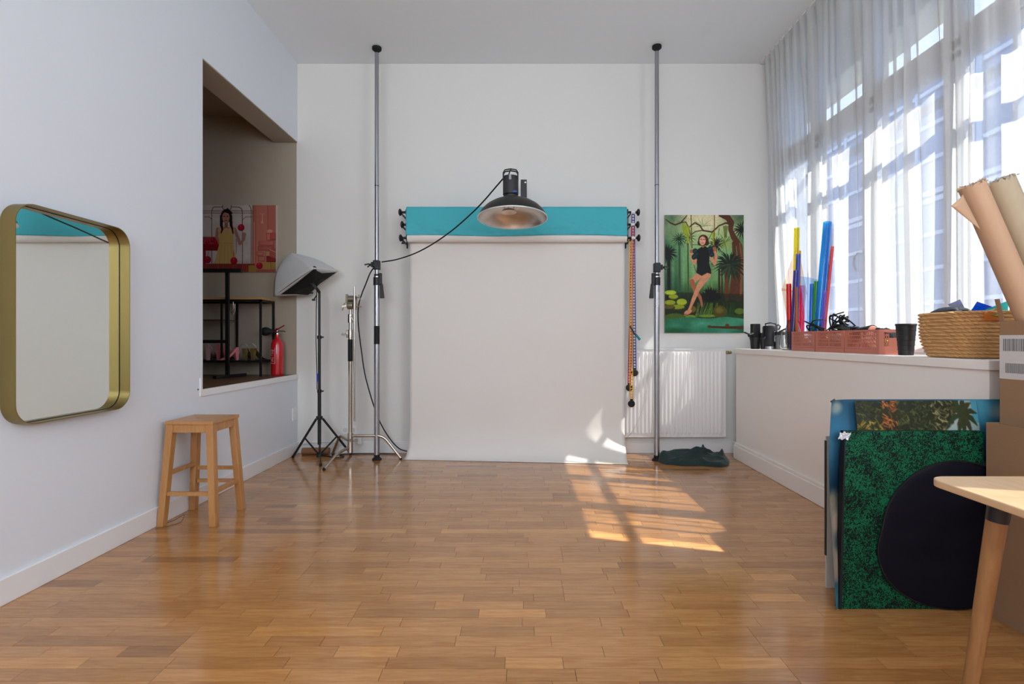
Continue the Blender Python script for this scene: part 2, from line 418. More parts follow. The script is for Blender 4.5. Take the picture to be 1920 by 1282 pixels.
vis = [p for p in planks if p[3] > 1.5 and abs((p[0]+p[1])/2) < p[3]*1.02+.15]
vis.sort(key=lambda p: (p[2], abs(p[0])))
near = set(vis[:300])
def tone_attr(me, tones):
    at = me.attributes.new('tone', 'FLOAT', 'POINT'); at.data.foreach_set('value', np.array(tones, np.float32))
sv, sf, st = [], [], []
for p in planks:
    vs_, t = plank_mesh(p[0], p[1], p[2], p[3], random.uniform(-.00025, 0), p[4])
    if p in near:
        me = bpy.data.meshes.new('parquet_strip'); me.from_pydata(vs_, [], PF); tone_attr(me, [t]*8); me.materials.append(OAK)
        o = bpy.data.objects.new('parquet_strip', me); COL.objects.link(o); o.parent = floor
    else:
        n = len(sv); sv += vs_; sf += [tuple(i+n for i in f) for f in PF]; st += [t]*8
me = bpy.data.meshes.new('parquet_strips'); me.from_pydata(sv, [], sf); tone_attr(me, st); me.materials.append(OAK)
o = bpy.data.objects.new('parquet_strips', me); COL.objects.link(o); o.parent = floor; o['kind'] = 'stuff'
me = bpy.data.meshes.new('rear_boards'); me.from_pydata([(XL, -3.4, 0), (XW, -3.4, 0), (XW, -.9, 0), (XL, -.9, 0)], [], [(0, 1, 2, 3)]); tone_attr(me, [.5]*4); me.materials.append(OAK)
o = bpy.data.objects.new('rear_boards', me); COL.objects.link(o); o.parent = floor; o['kind'] = 'stuff'

# =================================================================== WINDOWS
def window(name, ys, y_lo, y_hi, zb, extra_v=()):
    x0, x1 = XW+.01, XW+.07; zt = 3.84
    m = MB().box(x0, x1, y_lo, y_hi, zb, zb+.07).box(x0, x1, y_lo, y_hi, zt-.06, zt).box(x0, x1, y_lo, y_hi, 2.76, 2.88)
    m.box(x0-.012, x0, y_lo, y_hi, 2.80, 2.815)
    for yy in ys: m.box(x0, x1, max(y_lo, yy-.035), min(y_hi, yy+.035), zb+.07, zt-.06)
    fr = struct(m.build(name, FRAMEW, bevel=.004))
    for k in range(len(ys)-1):
        a = max(y_lo, ys[k]-.035)+.035*2 if ys[k]-.035 >= y_lo else ys[k]+.035
        b = ys[k+1]-.035
        for (z0, z1) in ((zb+.07, 2.76), (2.88, zt-.06)):
            s_ = MB().box(x0-.015, x1-.02, a, a+.04, z0, z1).box(x0-.015, x1-.02, b-.04, b, z0, z1)
            s_.box(x0-.015, x1-.02, a+.04, b-.04, z0, z0+.045).box(x0-.015, x1-.02, a+.04, b-.04, z1-.04, z1)
            sa = s_.build('sash', FRAMEW, fr, bevel=.004)
            MB().box(x0+.01, x0+.014, a+.04, b-.04, z0+.045, z1-.04).build('pane', GLASS, sa)
    return fr
YM = [2.27, 2.945, 3.66, 4.33, 4.90]
win1 = window('window_1', YM, 2.27, 4.90, 1.06)
MB().box(XW+.015, XW+.05, 2.59, 2.615, 1.17, 2.72).build('glazing_bar', FRAMEW, win1, bevel=.003)
for yy in (3.745, 4.25):
    MB().path([(XW-.012, yy, 1.64), (XW-.045, yy, 1.65), (XW-.06, yy-.004, 1.70), (XW-.055, yy-.004, 1.75), (XW-.03, yy, 1.775), (XW-.01, yy, 1.775)], .007).build('handle', ALU, win1, smooth=50)
# outer shutter rail in front of the glass
m = MB().box(XW+.255, XW+.29, 2.0, 5.3, 2.675, 2.735)
for yy in (2.1, 5.2): m.box(XW+.2505, XW+.256, yy-.04, yy+.04, 2.66, 2.75)
m.build('shutter_rail', mat('grey_metal_rail', S(120, 132, 150), .5), win1)
win2 = window('window_2', [-1.5, -.85, -.2, .46, 1.12], -1.5, 1.12, .9)
# balcony slab outside and the house over the street
struct(MB().box(XW+.25, 3.03, -3.5, 9, 3.41, 4.3).build('trim_balcony_slab', mat('cream_render', S(228, 220, 190), .8)))
FAC = mat('blue_grey_render', S(132, 144, 172), .8, var=.03, vscale=.6)
hb = thing('house_facade', 'pale blue grey house across the street seen through the tall window', 'building', (8.2, 6, -3))
MB().box(8.2, 8.6, -8, 22, -3, 6.9).build('wall', FAC, hb)
PANE_D = mat('dusky_blue_glass', S(112, 124, 156), .3, var=.25, vscale=.8)
yy = -6.5
while yy < 20:
    for z0 in (-1.7, 1.15, 4.0):
        fr = MB()
        fr.box(8.14, 8.2, yy, yy+.12, z0, z0+2.8).box(8.14, 8.2, yy+1.72, yy+1.84, z0, z0+2.8).box(8.14, 8.2, yy+.12, yy+1.72, z0, z0+.1).box(8.14, 8.2, yy+.12, yy+1.72, z0+2.7, z0+2.8)
        for k in range(1, 4): fr.box(8.15, 8.19, yy+.12, yy+1.72, z0+.68*k, z0+.68*k+.08)
        fr.box(8.143, 8.192, yy+.88, yy+.96, z0+.1, z0+2.7)
        fo = fr.build('window_frame', mat('far_window_paint', S(176, 186, 206), .5), hb)
        MB().box(8.195, 8.199, yy+.12, yy+1.72, z0+.1, z0+2.7).build('pane', PANE_D, fo)
    yy += 2.3
struct(MB().box(XW+.25, 8.2, -8, 22, -3.2, -3).build('ground_street', mat('grey_paving', S(190, 188, 182), .9)))

# ---- sheer curtain
def curtain(ya=5.10, yb=2.535, nu=1000, nv=46, swing=.34):
    vs_ = []
    ph = np.zeros(nu); t = np.linspace(0, 1, nu)
    q = np.random.RandomState(4)
    warp = np.interp(t, np.linspace(0, 1, 14), np.linspace(0, 1, 14)+q.uniform(-.018, .018, 14)*np.r_[0, np.ones(12), 0])
    amp2 = np.interp(t, np.linspace(0, 1, 24), q.uniform(.35, 1.0, 24))
    drift = np.interp(t, np.linspace(0, 1, 30), q.uniform(-1, 1, 30))
    for j in range(nv):
        v = j/(nv-1); z = 3.915 - v*(3.915-ZS-.012)
        top = max(0, 1-v/.05); e = 1-top
        sw = v**1.2
        y = ya + (yb-ya)*t
        a = 2*np.pi*24*warp; b = 2*np.pi*11.3*warp+1.0
        blend = np.clip(v*1.6, 0, 1)
        f = np.sin(a)*(1-blend*.55)+np.sin(b+drift*1.2*v)*blend*amp2*1.1
        x = 2.432 + .028*f + .012*np.sin(2*np.pi*52*warp)*top + .008*np.sin(7*np.pi*t+v*4)
        yy_ = y + .042*np.sin(2*b+drift*v)*blend*amp2 + .018*drift*sw + .012*np.sin(2*a)*(1-blend)
        # gather: the left edge swings towards the room's front as it falls, the right edge too
        yy_ = yy_ - swing*(v**1.3)*np.exp(-t*5) - .055*v*t
        for i in range(nu): vs_.append((float(x[i]), float(yy_[i]), z))
    m = MB(); m.v = vs_
    m.f = [(j*nu+i, j*nu+i+1, (j+1)*nu+i+1, (j+1)*nu+i) for j in range(nv-1) for i in range(nu-1)]
    return m
root = thing('sheer_curtain', 'floating sheer white voile curtain hung from the ceiling across the tall window', 'curtain', (2.4, 3.8, ZC-.01))
curtain().build('cloth', CURT, root, smooth=80)
MB().box(2.41, 2.45, 2.3, 5.14, ZC-.012, ZC-.001).build('track', TRIM, root)

root = thing('sheer_curtain', 'unseen sheer white voile curtain added over the second window to soften its sun', 'curtain', (2.4, -.2, ZC-.01))  # out of view, added to weaken the sun reaching the table
curtain(1.2, -1.6, 500, 24, 0).build('cloth', CURT, root, smooth=80)
MB().box(2.41, 2.45, -1.7, 1.3, ZC-.012, ZC-.001).build('track', TRIM, root)

# =================================================================== PHOTO BACKDROP
TEAL = mat('turquoise_backdrop_paper', S(70, 178, 190), .75, var=.05, vscale=3, bump=.12, bscale=9)
PAPERW = mat('off_white_backdrop_paper', S(226, 222, 217), .8, var=.02, vscale=3, bump=.25, bscale=6)
CORE = mat('cardboard_core', S(170, 140, 104), .8)
def roll(name, label, pz, Yc, r, m_, x0=-1.085, x1=1.02, group='backdrop rolls on the wall bracket'):
    z = EYE+(CY-pz)*Yc/F
    t = thing(name, label, 'backdrop roll', (0, Yc, z), group)
    MB().tube((x0, Yc, z), (x1, Yc, z), r, n=32).build('paper_roll', m_, t, smooth=40)
    for sx, xe in ((-1, x0), (1, x1)):
        ko = .05 if sx > 0 else 0
        k = MB().lathe([(.012, -ko), (.012, .045), (.02, .05), (.034, .058), (.034, .07), (.02, .078)], (xe+sx*(.005+ko), Yc, z), M=Matrix.Rotation(sx*math.pi/2, 3, 'Y'), n=14)
        k.lathe([(.03, -.002), (.03, .012), (.012, .016)], (xe+sx*.001, Yc, z), M=Matrix.Rotation(sx*math.pi/2, 3, 'Y'), n=14)
        if sx < 0 and pz > 440: k.tube((xe-.045, Yc, z), (xe-.045, Yc, z-.05), .008, n=8); k.tube((xe-.06, Yc, z-.05), (xe-.03, Yc, z-.05), .008, n=8)
        k.build('expander_knob', BLACKP, t, smooth=40)
    return t, z
tA, zA = roll('turquoise_backdrop', 'turquoise paper roll at the top of the backdrop bracket with a hanging flap', 398, 4.93, .048, TEAL)
tB, zB = roll('spare_backdrop', 'middle backdrop roll hidden behind the turquoise flap, black knobs showing', 421, 4.95, .035, CORE, -1.07, 1.02)
tC, zC_ = roll('white_backdrop', 'off white paper backdrop unrolled down to the floor from the lowest roll', 446, 4.92, .043, PAPERW, -1.078, 1.022)
def flap(u, v):
    x = -1.087+2.108*u; zt = zA+.045; n = mnoise.noise(Vector((u*9, v*2.5, 3)))*.008+mnoise.noise(Vector((u*34, v*9, 8)))*.004
    zb = zA-.235-.012*math.sin(u*math.pi)*(-1)+.008*math.sin(u*9+1)-.02*(1-u)*u*2
    if v < .25: a = v/.25*math.pi/2; return Vector((x, 4.93-math.sin(a)*.052, zA+math.cos(a)*.052))
    k = (v-.25)/.75
    return Vector((x, 4.878+n*k*2-.006*k, zA-(zA-zb)*k))
MB().grid(flap, 160, 30).build('paper_sheet', TEAL, tA, smooth=70, solid=.0008)
def sheet(u, v):
    x = -1.073+2.088*u; zt = zC_; r = .36
    yb_ = 4.965
    n = mnoise.noise(Vector((u*5, v*6, 1)))*.004+mnoise.noise(Vector((u*14, v*18, 9)))*.0015
    yf = 4.865-.185*u
    if v < .8: z = zt-(zt-.30)*v/.8; return Vector((x, yb_+n, z))
    k = (v-.8)/.2; a = k*math.pi/2
    y_ = yb_-(yb_-yf)*(1-math.cos(a)); z = .003+.297*(1-math.sin(a))
    xx = x-.038*k*k*(1-u)-.025*k*k*u
    return Vector((xx, y_+n*(1-k), z))
MB().grid(sheet, 60, 90).build('paper_sheet', PAPERW, tC, smooth=70, solid=.001)
for sx, xe, lab in ((-1, -1.135, 'black wall bracket holding the left ends of the backdrop rolls'), (1, 1.062, 'black wall bracket holding the right ends of the backdrop rolls')):
    t = thing('roll_bracket', lab, 'bracket', (xe, YB-.01, zC_), 'backdrop wall brackets')
    MB().box(xe-.006, xe+.006, YB-.012, YB, zC_-.06, zA+.06).build('wall_plate', BLACKM, t)
    for z, yc in ((zA, 4.93), (zB, 4.95), (zC_, 4.92)):
        h = MB().box(xe-.003, xe+.003, yc+.02, YB-.012, z-.03, z-.012).path([(xe, yc+.025, z-.02), (xe, yc+.005, z-.022), (xe, yc-.014, z-.016), (xe, yc-.022, z+.004)], .006)
        h.build('hook', BLACKM, t)
    if sx > 0:
        for yq, zq in ((4.925, zA), (4.945, zB), (4.915, zC_)): MB().tube((xe+.005, yq, zq), (xe+.045, yq, zq), .0135, n=12).build('white_collar', TRIM, t, smooth=40)
        MB().box(1.036, 1.04, 4.915, 4.925, zC_-.06, zA+.03).build('cable_strap', BLACKM, t)

def chain(col, name_c, px0, py0, px1, py1, Yc, label, rw_=.011):
    a = P(px0, py0, Yc); b = P(px1, py1, Yc)
    t = thing('roller_chain', label, 'chain', a, 'plastic roller chains beside the backdrop')
    m = MB(); L_ = (b-a).length; n = int(L_/.028)
    hw = .013
    for s_ in (-1, 1): m.beam(a+Vector((s_*hw, 0, 0)), b+Vector((s_*hw, 0, 0)), .007, .006)
    for i in range(n+1):
        p = a.lerp(b, i/n); m.box(p.x-hw, p.x+hw, p.y-.003, p.y+.003, p.z-.0045, p.z+.0045)
    m.build('links', mat(name_c, col, .4), t)
    MB().lathe([(.026, -.012), (.034, -.004), (.034, .004), (.026, .012)], (b.x, b.y, b.z-.035), M=Matrix.Rotation(math.pi/2, 3, 'X'), n=20).box(b.x-.014, b.x+.014, b.y-.006, b.y+.006, b.z-.008, b.z+.012).build('weight', BLACKR, t, smooth=40)
chain(S(38, 52, 160), 'blue_chain', 1187, 402, 1190, 692, 4.99, 'blue plastic chain of the top roll ending in a small black weight')
chain(S(200, 40, 66), 'red_chain', 1186.5, 424, 1180, 720, 4.97, 'red plastic chain of the middle roll, hanging behind the yellow one')
chain(S(232, 170, 50), 'yellow_chain', 1182, 449, 1184, 750, 4.94, 'yellow plastic chain hanging lowest in front, round black weight at its end')
t = thing('brush', 'short black handled tool with a teal grip hooked on the roller chains', 'tool', P(1183, 612, 4.92))
MB().beam(P(1181, 611, 4.925), P(1192, 629, 4.92), .026, .012).build('blade', BLACKP, t, bevel=.003)
MB().tube(P(1192, 627, 4.92), P(1200, 637, 4.915), .011, .012, n=12).build('grip', mat('teal_grip', S(10, 128, 140), .4), t, smooth=40)

# =================================================================== AUTOPOLES
def autopole(px, lever_side, name_label, sticker, Yc):
    x = (px-CX)*Yc/F; t = thing('telescopic_pole', name_label, 'pole', (x, Yc, 0), 'telescopic studio poles wedged floor to ceiling')
    zc = EYE+(CY-520)*Yc/F
    MB().tube((x, Yc, .03), (x, Yc, zc-.05), .0255, n=24).build('lower_tube', ALU, t, smooth=40)
    MB().tube((x, Yc, zc-.05), (x, Yc, ZC-.055), .0195, n=24).build('upper_tube', ALU, t, smooth=40)
    MB().tube((x, Yc, 2.60), (x, Yc, 2.606), .0205, n=24).build('seam_ring', BLACKM, t)
    MB().lathe([(.045, 0), (.045, .008), (.036, .018), (.027, .022), (.027, .05)], (x, Yc, 0), n=24).build('foot_cup', BLACKR, t, smooth=40)
    MB().lathe([(.018, -.075), (.018, -.04), (.030, -.034), (.044, -.022), (.044, -.001)], (x, Yc, ZC), n=24).build('ceiling_cup', BLACKR, t, smooth=40)
    MB().tube((x, Yc, zc-.075), (x, Yc, zc-.0), .032, n=20).tube((x, Yc, zc+.01), (x, Yc, zc+.03), .026, n=20).build('locking_collar', BLACKP, t, smooth=40)
    MB().tube((x, Yc, zc), (x, Yc, zc+.011), .027, n=20).build('chrome_ring', CHROME, t, smooth=40)
    s_ = lever_side
    lv = MB().box(min(x+s_*.02, x+s_*.05), max(x+s_*.02, x+s_*.05), Yc-.02, Yc+.01, zc-.075, zc+.04)
    lv.hull([Vector((x+s_*.035, Yc-.03, zc-.06)), Vector((x+s_*.06, Yc-.03, zc-.06)), Vector((x+s_*.06, Yc-.005, zc-.06)), Vector((x+s_*.035, Yc-.005, zc-.06))],
            [Vector((x+s_*.036, Yc-.035, zc-.20)), Vector((x+s_*.077, Yc-.035, zc-.20)), Vector((x+s_*.077, Yc-.005, zc-.20)), Vector((x+s_*.036, Yc-.005, zc-.20))])
    lv.build('lever', BLACKP, t, bevel=.006)
    if sticker:
        MB().tube((x, Yc, EYE+(CY-645)*Yc/F), (x, Yc, EYE+(CY-611)*Yc/F), .0262, n=24, caps=False).build('black_band', BLACKR, t, smooth=40)
    else:
        M_ = Matrix.Translation(Vector((x+.004, Yc-.0258, EYE+(CY-562)*Yc/F))) @ Matrix.Rotation(math.pi/2, 4, 'X') @ Matrix.Rotation(math.pi/2, 4, 'Z')
        text_mesh('lettering', 'Manfrotto', .034, M_, mat('white_ink', S(245, 245, 248), .5), t)
    return x, Yc, zc
xl, yl, zl = autopole(706.5, 1, 'silver telescopic pole left of the backdrop with a black band halfway down', True, 4.87)
xr_, yr, zr = autopole(1231.5, -1, 'silver telescopic pole right of the backdrop, in front of the radiator', False, 4.845)
def clamp(x, y, z, s_, label):
    t = thing('pole_clamp', label, 'clamp', (x, y, z), 'clamps on the telescopic poles')
    MB().box(x-.030, x+.030, y-.035, y+.03, z-.045, z+.045).box(min(x+s_*.03, x+s_*.055), max(x+s_*.03, x+s_*.055), y-.02, y+.02, z-.02, z+.03).build('body', BLACKP, t, bevel=.008)
    k = MB().tube((x+s_*.05, y, z+.004), (x+s_*.075, y, z+.004), .012, n=12)
    k.beam((x+s_*.07, y-.002, z+.012), (x+s_*.115, y-.01, z+.002), .012, .014).beam((x+s_*.07, y, z-.004), (x+s_*.09, y, z-.02), .01, .012)
    k.build('wing_handle', BLACKP, t, bevel=.003)
clamp(xl, yl, EYE+(CY-497)*yl/F, -1, 'black clamp gripping the left pole, a cable running through it')
clamp(xr_, yr, EYE+(CY-502)*yr/F, 1, 'black clamp gripping the right pole beside the jungle picture')

# =================================================================== DISH LAMP
Yd = 4.1; c = P(961, 409, Yd); tilt = Matrix.Rotation(R(-5.6), 3, 'X')
t = thing('studio_dish_lamp', 'black studio lamp head with a wide silver lined dish, over the turquoise roll', 'lamp', c)
prof = [(.278, 0), (.272, .018), (.252, .052), (.215, .09), (.165, .122), (.11, .146), (.068, .158), (.062, .166)]
MB().lathe(prof, c, n=64, M=tilt, caps=(False, True)).build('dish', mat('dark_bronze_shell', S(44, 42, 40), .45, .2), t, smooth=50)
inn = [(.2765, .001), (.268, .02), (.247, .052), (.21, .087), (.16, .118), (.105, .141), (.03, .148), (.002, .148)]
MB().lathe(inn, c, n=64, M=tilt, caps=(False, False)).build('silver_lining', mat('satin_silver', S(214, 206, 198), .3, .85, var=.04), t, smooth=50)
MB().lathe([(.2755, -.003), (.2805, -.003), (.2805, .004), (.2755, .004), (.2755, -.003)], c, n=64, M=tilt, caps=(False, False)).build('rim', mat('silver_rim', S(225, 225, 225), .3, .7), t, smooth=50)
cd = c+tilt @ Vector((-.03, 0, .045))
MB().lathe([(.002, .018), (.03, .014), (.055, .0), (.062, .004), (.05, .02), (.002, .028)], cd, n=32, M=tilt, caps=(False, False)).build('deflector', mat('pearl_deflector', S(226, 214, 200), .4, .3), t, smooth=50)
for k in range(3):
    a = k*2.094+.5; MB().tube(cd+tilt @ Vector((math.cos(a)*.045, math.sin(a)*.045, .015)), cd+tilt @ Vector((math.cos(a)*.045, math.sin(a)*.045, .10)), .0025, n=6).build('deflector_post', CHROME, t)
hc = P(957.5, 372, Yd+.03)
MB().lathe([(.052, -.02), (.055, .0), (.058, .004), (.058, .018), (.05, .02), (.05, .026), (.0625, .03), (.0625, .165), (.06, .175)], hc, n=32).build('lamp_head', mat('charcoal_housing', S(46, 46, 48), .5), t, smooth=40)
MB().box(hc.x+.02, hc.x+.05, hc.y-.060, hc.y-.04, hc.z+.034, hc.z+.048).build('blue_mark', mat('blue_mark', S(20, 70, 140), .4), t, smooth=40)
MB().box(hc.x-.012, hc.x+.006, hc.y-.066, hc.y-.06, hc.z+.135, hc.z+.172).build('sticker', mat('grey_sticker', S(150, 150, 150), .5), t)
hd = MB()
for yy_ in (-.045, .0):
    hd.path([hc+Vector((-.058, yy_, .14)), hc+Vector((-.058, yy_, .195)), hc+Vector((-.045, yy_, .216)), hc+Vector((0, yy_-.004, .222)), hc+Vector((.045, yy_, .216)), hc+Vector((.058, yy_, .195)), hc+Vector((.058, yy_, .14))], .0055)
hd.tube(hc+Vector((0, -.045, .222)), hc+Vector((0, .0, .222)), .005, n=8).tube(hc+Vector((-.02, -.02, .17)), hc+Vector((-.005, -.02, .216)), .005, n=8)
hd.build('carry_handle', BLACKM, t, smooth=50)
b0 = P(982, 337, Yd+.10); b1 = P(982, 374, Yd+.10)
m = MB().box(b0.x-.025, b0.x+.025, Yd+.09, Yd+.11, b1.z-.05, b0.z).box(b0.x-.06, b0.x-.02, Yd+.05, Yd+.10, b1.z-.03, b1.z+.0)
we = P(982, 354, YB); m.tube(P(982, 354, Yd+.10), we, .016, n=14).box(we.x-.03, we.x+.03, YB-.012, YB, we.z-.06, we.z+.06)
m.build('wall_arm', BLACKM, t, bevel=.003)
MB().lathe([(.007, 0), (.007, .003)], P(985, 342, Yd+.089), n=10, M=Matrix.Rotation(math.pi/2, 3, 'X')).build('bolt', CHROME, t)

def cable(name, pts, r, m_, label, cat='cable', group=None):
    # smooth through pts (Catmull-Rom)
    q = [Vector(p) for p in pts]; out = []
    for i in range(len(q)-1):
        p0 = q[max(i-1, 0)]; p1 = q[i]; p2 = q[i+1]; p3 = q[min(i+2, len(q)-1)]
        for k in range(8):
            s_ = k/8; out.append(.5*((2*p1)+(p2-p0)*s_+(2*p0-5*p1+4*p2-p3)*s_*s_+(3*p1-p0-3*p2+p3)*s_**3))
    out.append(q[-1])
    o = MB().path(out, r, n=8).build(name, m_, smooth=60)
    if label: meta(o, label, cat, group)
    return o
CAB = mat('black_cable', S(16, 16, 17), .5)
cable('lamp_cable', [P(943, 335, 4.13), P(925, 356, 4.18), P(905, 379, 4.25), P(882, 402, 4.35), P(850, 430, 4.5), P(815, 455, 4.6), P(780, 474, 4.68), P(745, 486, 4.75), P(716, 491, 4.80)], .0062, CAB, 'black lamp cable sagging from the dish lamp to the clamp on the left pole')
cable('pole_cable', [P(702, 500, 4.83), P(694, 512, 4.88), P(686, 532, 4.92), P(678, 552, 4.94), P(672, 575, 4.95), P(672, 610, 4.95), P(678, 660, 4.96), P(685, 705, 4.97), P(699, 755, 4.98), P(712, 790, 5.0), P(728, 818, 5.02), P(745, 838, 5.04), P(760, 845, 5.06), P(790, 848, 5.08)], .006, CAB, 'black cable dropping from the left pole clamp behind the chrome stand to the floor')

# =================================================================== BLACK STAND WITH SOFTBOX
bx_, by_ = -1.92, 4.9
t = thing('light_stand', 'thin black tripod light stand in the left corner carrying a white softbox', 'light stand', (bx_, by_, 0))
def zc_(py, Y=by_): return EYE+(CY-py)*Y/F
MB().tube((bx_, by_, zc_(833)), (bx_, by_, zc_(735)), .0165, n=14).tube((bx_, by_, zc_(735)), (bx_, by_, zc_(632)), .0135, n=14).tube((bx_, by_, zc_(632)), (bx_, by_, zc_(548)), .011, n=14).build('pole', BLACKM, t, smooth=40)
for py in (733, 632): MB().tube((bx_, by_, zc_(py+3)), (bx_, by_, zc_(py-3)), .021, n=12).tube((bx_, by_, zc_(py)), (bx_+.04, by_, zc_(py)), .007, n=8).build('collar', BLACKP, t, smooth=40)
MB().tube((bx_, by_, zc_(856)), (bx_, by_, zc_(850)), .028, n=12).tube((bx_, by_, zc_(850)), (bx_, by_, zc_(833)), .007, n=8).build('spreader_hub', BLACKP, t, smooth=40)
cl = MB()
cl.tube((bx_, by_, zc_(786)), (bx_, by_, zc_(780)), .03, n=12).build('leg_hub', BLACKP, t, smooth=40)
hub = Vector((bx_, by_, zc_(785))); lowh = Vector((bx_, by_, zc_(853)))
feet = [Vector((-2.19, 4.94, .012)), Vector((-1.68, 5.08, .012)), Vector((-1.80, 4.62, .012))]
for f in feet:
    d = (f-hub); a = hub+Vector((d.x, d.y, 0)).normalized()*.03
    MB().beam(a, f, .012, .02).build('leg', BLACKM, t)
    mid = a.lerp(f, .5)
    MB().beam(mid, lowh, .008, .014).build('brace', BLACKM, t)
    MB().tube(f+Vector((0, 0, -.012)), f+Vector((0, 0, .012)), .013, n=10).build('rubber_foot', BLACKR, t, smooth=40)
th = Vector((bx_, by_, zc_(548)))
hinge = P(594, 541, 4.87); hub2 = P(588, 516, 4.80)
m = MB().tube(th, hinge, .014, n=12).beam(hinge, P(583, 530, 4.84), .022, .022).beam(P(583, 530, 4.84), P(585, 507, 4.72), .026, .026)
m.tube(P(584, 508, 4.72), P(591, 502, 4.70), .02, n=12)
m.tube(P(594, 553, 4.88), P(588, 562, 4.86), .006, n=8).lathe([(.004, -.01), (.016, -.008), (.016, .008), (.004, .01)], P(588, 562, 4.86), n=10).lathe([(.004, -.01), (.016, -.008), (.016, .008), (.004, .01)], P(584, 549, 4.85), n=10)
m.build('tilt_head', BLACKP, t, smooth=40)
cb = MB().path([P(593, 506, 4.69), P(593.5, 530, 4.72), P(594, 545, 4.84), P(593, 580, 4.875), P(592.5, 640, 4.875), P(594, 690, 4.877), P(594.5, 730, 4.877)], .004, n=6)
cb.build('lamp_cord', CAB, t, smooth=60)
MB().tube(P(595.5, 700, 4.873), P(595.8, 716, 4.873), .009, n=8).build('blue_tape', mat('blue_tape', S(40, 60, 170), .5), t, smooth=40)
# softbox
SBW = thin_mat('white_softbox_fabric', (.84, .83, .83), 0.0, .35)
F1 = P(513, 556, 4.95); F2 = P(588, 503, 4.66); F3 = P(634, 508, 4.95); F4 = P(578, 553, 5.02); A = P(546, 474, 4.98)
t = thing('softbox', 'white fabric softbox with black back panel tilted on the black stand', 'softbox', F4)
def tri(a, b, c_, bulge, nrm, e0=Vector(), e1=Vector()):
    def fn(u, v):
        p = a.lerp(b, u).lerp(c_, v) if False else a*(1-v)+(b.lerp(c_, u))*v
        k = 4*u*(1-u)*v*(1.2-v)
        return p+nrm*bulge*k+Vector((0, 0, mnoise.noise(p*9)*.012*k))+(e0*(1-u)+e1*u)*math.sin(math.pi*v)
    return fn
m = MB()
nL = Vector((-.5, -.6, .6)).normalized(); nT = Vector((.3, -.3, .9)).normalized()
EB = Vector((-.055, 0, .035)); EC = Vector((.01, 0, .028)); ED = Vector((.0, -.0, .012))
m.grid(tri(A, F1, F2, .045, nL, EB, ED), 16, 16).grid(tri(A, F2, F3, -.0, nT, ED, EC), 16, 16).grid(tri(A, F3, F4, .0, nT, EC), 16, 16).grid(tri(A, F4, F1, .03, Vector((-.6, .6, 0)), Vector(), EB), 16, 16)
m.build('diffuser_cover', SBW, t, smooth=50, solid=.002)
# dark underside: quad with white edging
cen = (F1+F2+F3+F4)/4
def shr(p, k): return p.lerp(cen, k)
def quad(a, b, c_, d, sag, nrm):
    def fn(u, v):
        p = a.lerp(b, u).lerp(d.lerp(c_, u), v); return p+nrm*sag*(16*u*(1-u)*v*(1-v))
    return fn
nB = (F3-F1).cross(F2-F4).normalized()
if nB.z > 0: nB = -nB
MB().grid(quad(F1, F2, F3, F4, -.0, nB), 14, 14).build('white_edging', SBW, t, smooth=50, solid=.002)
off = nB*.006
BF = mat('black_nylon', S(9, 9, 10), .7, bump=.1)
q1 = F1.lerp(cen, .20)+off; q2 = F2.lerp(cen, .02)+off; q3 = F3.lerp(cen, .06)+off; q4 = F4.lerp(cen, .05)+off
mid_ = [q1, q1.lerp(q2, .5)+(cen-q1.lerp(q2, .5))*.10, q2, q2.lerp(q3, .5)+(cen-q2.lerp(q3, .5))*.2, q3, q3.lerp(q4, .5)+(cen-q3.lerp(q4, .5))*.16, q4, q4.lerp(q1, .5)+(cen-q4.lerp(q1, .5))*.05]
apex = cen+nB*.05
m = MB().add([tuple(x) for x in mid_]+[tuple(apex)], [(i, (i+1) % 8, 8) for i in range(8)])
m.build('black_back_panel', BF, t, smooth=60)
m = MB().tube(P(588, 533, 4.76), P(628, 512, 4.9), .003, n=6).tube(P(588, 533, 4.76), P(552, 548, 4.9), .003, n=6).tube(P(600, 527, 4.8), P(606, 523, 4.82), .006, n=8)
m.build('spring_rod', BLACKM, t)

# =================================================================== CHROME C-STAND
cx_, cy2 = -1.607, 4.85
def zz(py, Y=cy2): return EYE+(CY-py)*Y/F
t = thing('century_stand', 'nickel plated stand with bent turtle legs and a black grip sleeve', 'stand', (cx_, cy2, 0))
MB().tube((cx_, cy2, zz(845)), (cx_, cy2, zz(634)), .0185, n=20).tube((cx_, cy2, zz(634)), (cx_, cy2, zz(603)), .0145, n=20).tube((cx_, cy2, zz(603)), (cx_, cy2, zz(578)), .0115, n=20).build('column', CHROME, t, smooth=40)
MB().tube((cx_, cy2, zz(677)), (cx_, cy2, zz(636)), .0225, n=20).build('grip_sleeve', BLACKR, t, smooth=40)
for py, s_ in ((626, -1), (597, 1)):
    m = MB()
    m.tube((cx_, cy2, zz(py+8)), (cx_, cy2, zz(py-8)), .0225, n=16)
    if s_ < 0:
        m.tube((cx_, cy2, zz(py)), (cx_-.05, cy2-.01, zz(py)), .008, n=8).tube((cx_-.03, cy2-.01, zz(py+7)), (cx_-.03, cy2-.01, zz(py-7)), .008, n=8).beam((cx_-.045, cy2-.01, zz(py+2)), (cx_-.078, cy2-.01, zz(py)), .012, .02)
    else: m.beam((cx_+.01, cy2-.02, zz(py-4)), (cx_+.045, cy2-.02, zz(py+6)), .01, .012)
    m.build('collar_knob', CHROME, t, smooth=40, bevel=.002)
NIC = mat('dull_nickel', S(150, 138, 122), .35, .9)
m = MB().lathe([(.018, -.03), (.034, -.026), (.036, 0), (.034, .026), (.018, .03)], (cx_+.004, cy2-.01, zz(573)), n=18, M=Matrix.Rotation(math.pi/2, 3, 'Y'))
m.lathe([(.02, -.04), (.033, -.035), (.033, .035), (.02, .04)], (cx_+.008, cy2+.03, zz(560)), n=18, M=Matrix.Rotation(math.pi/2, 3, 'Y'))
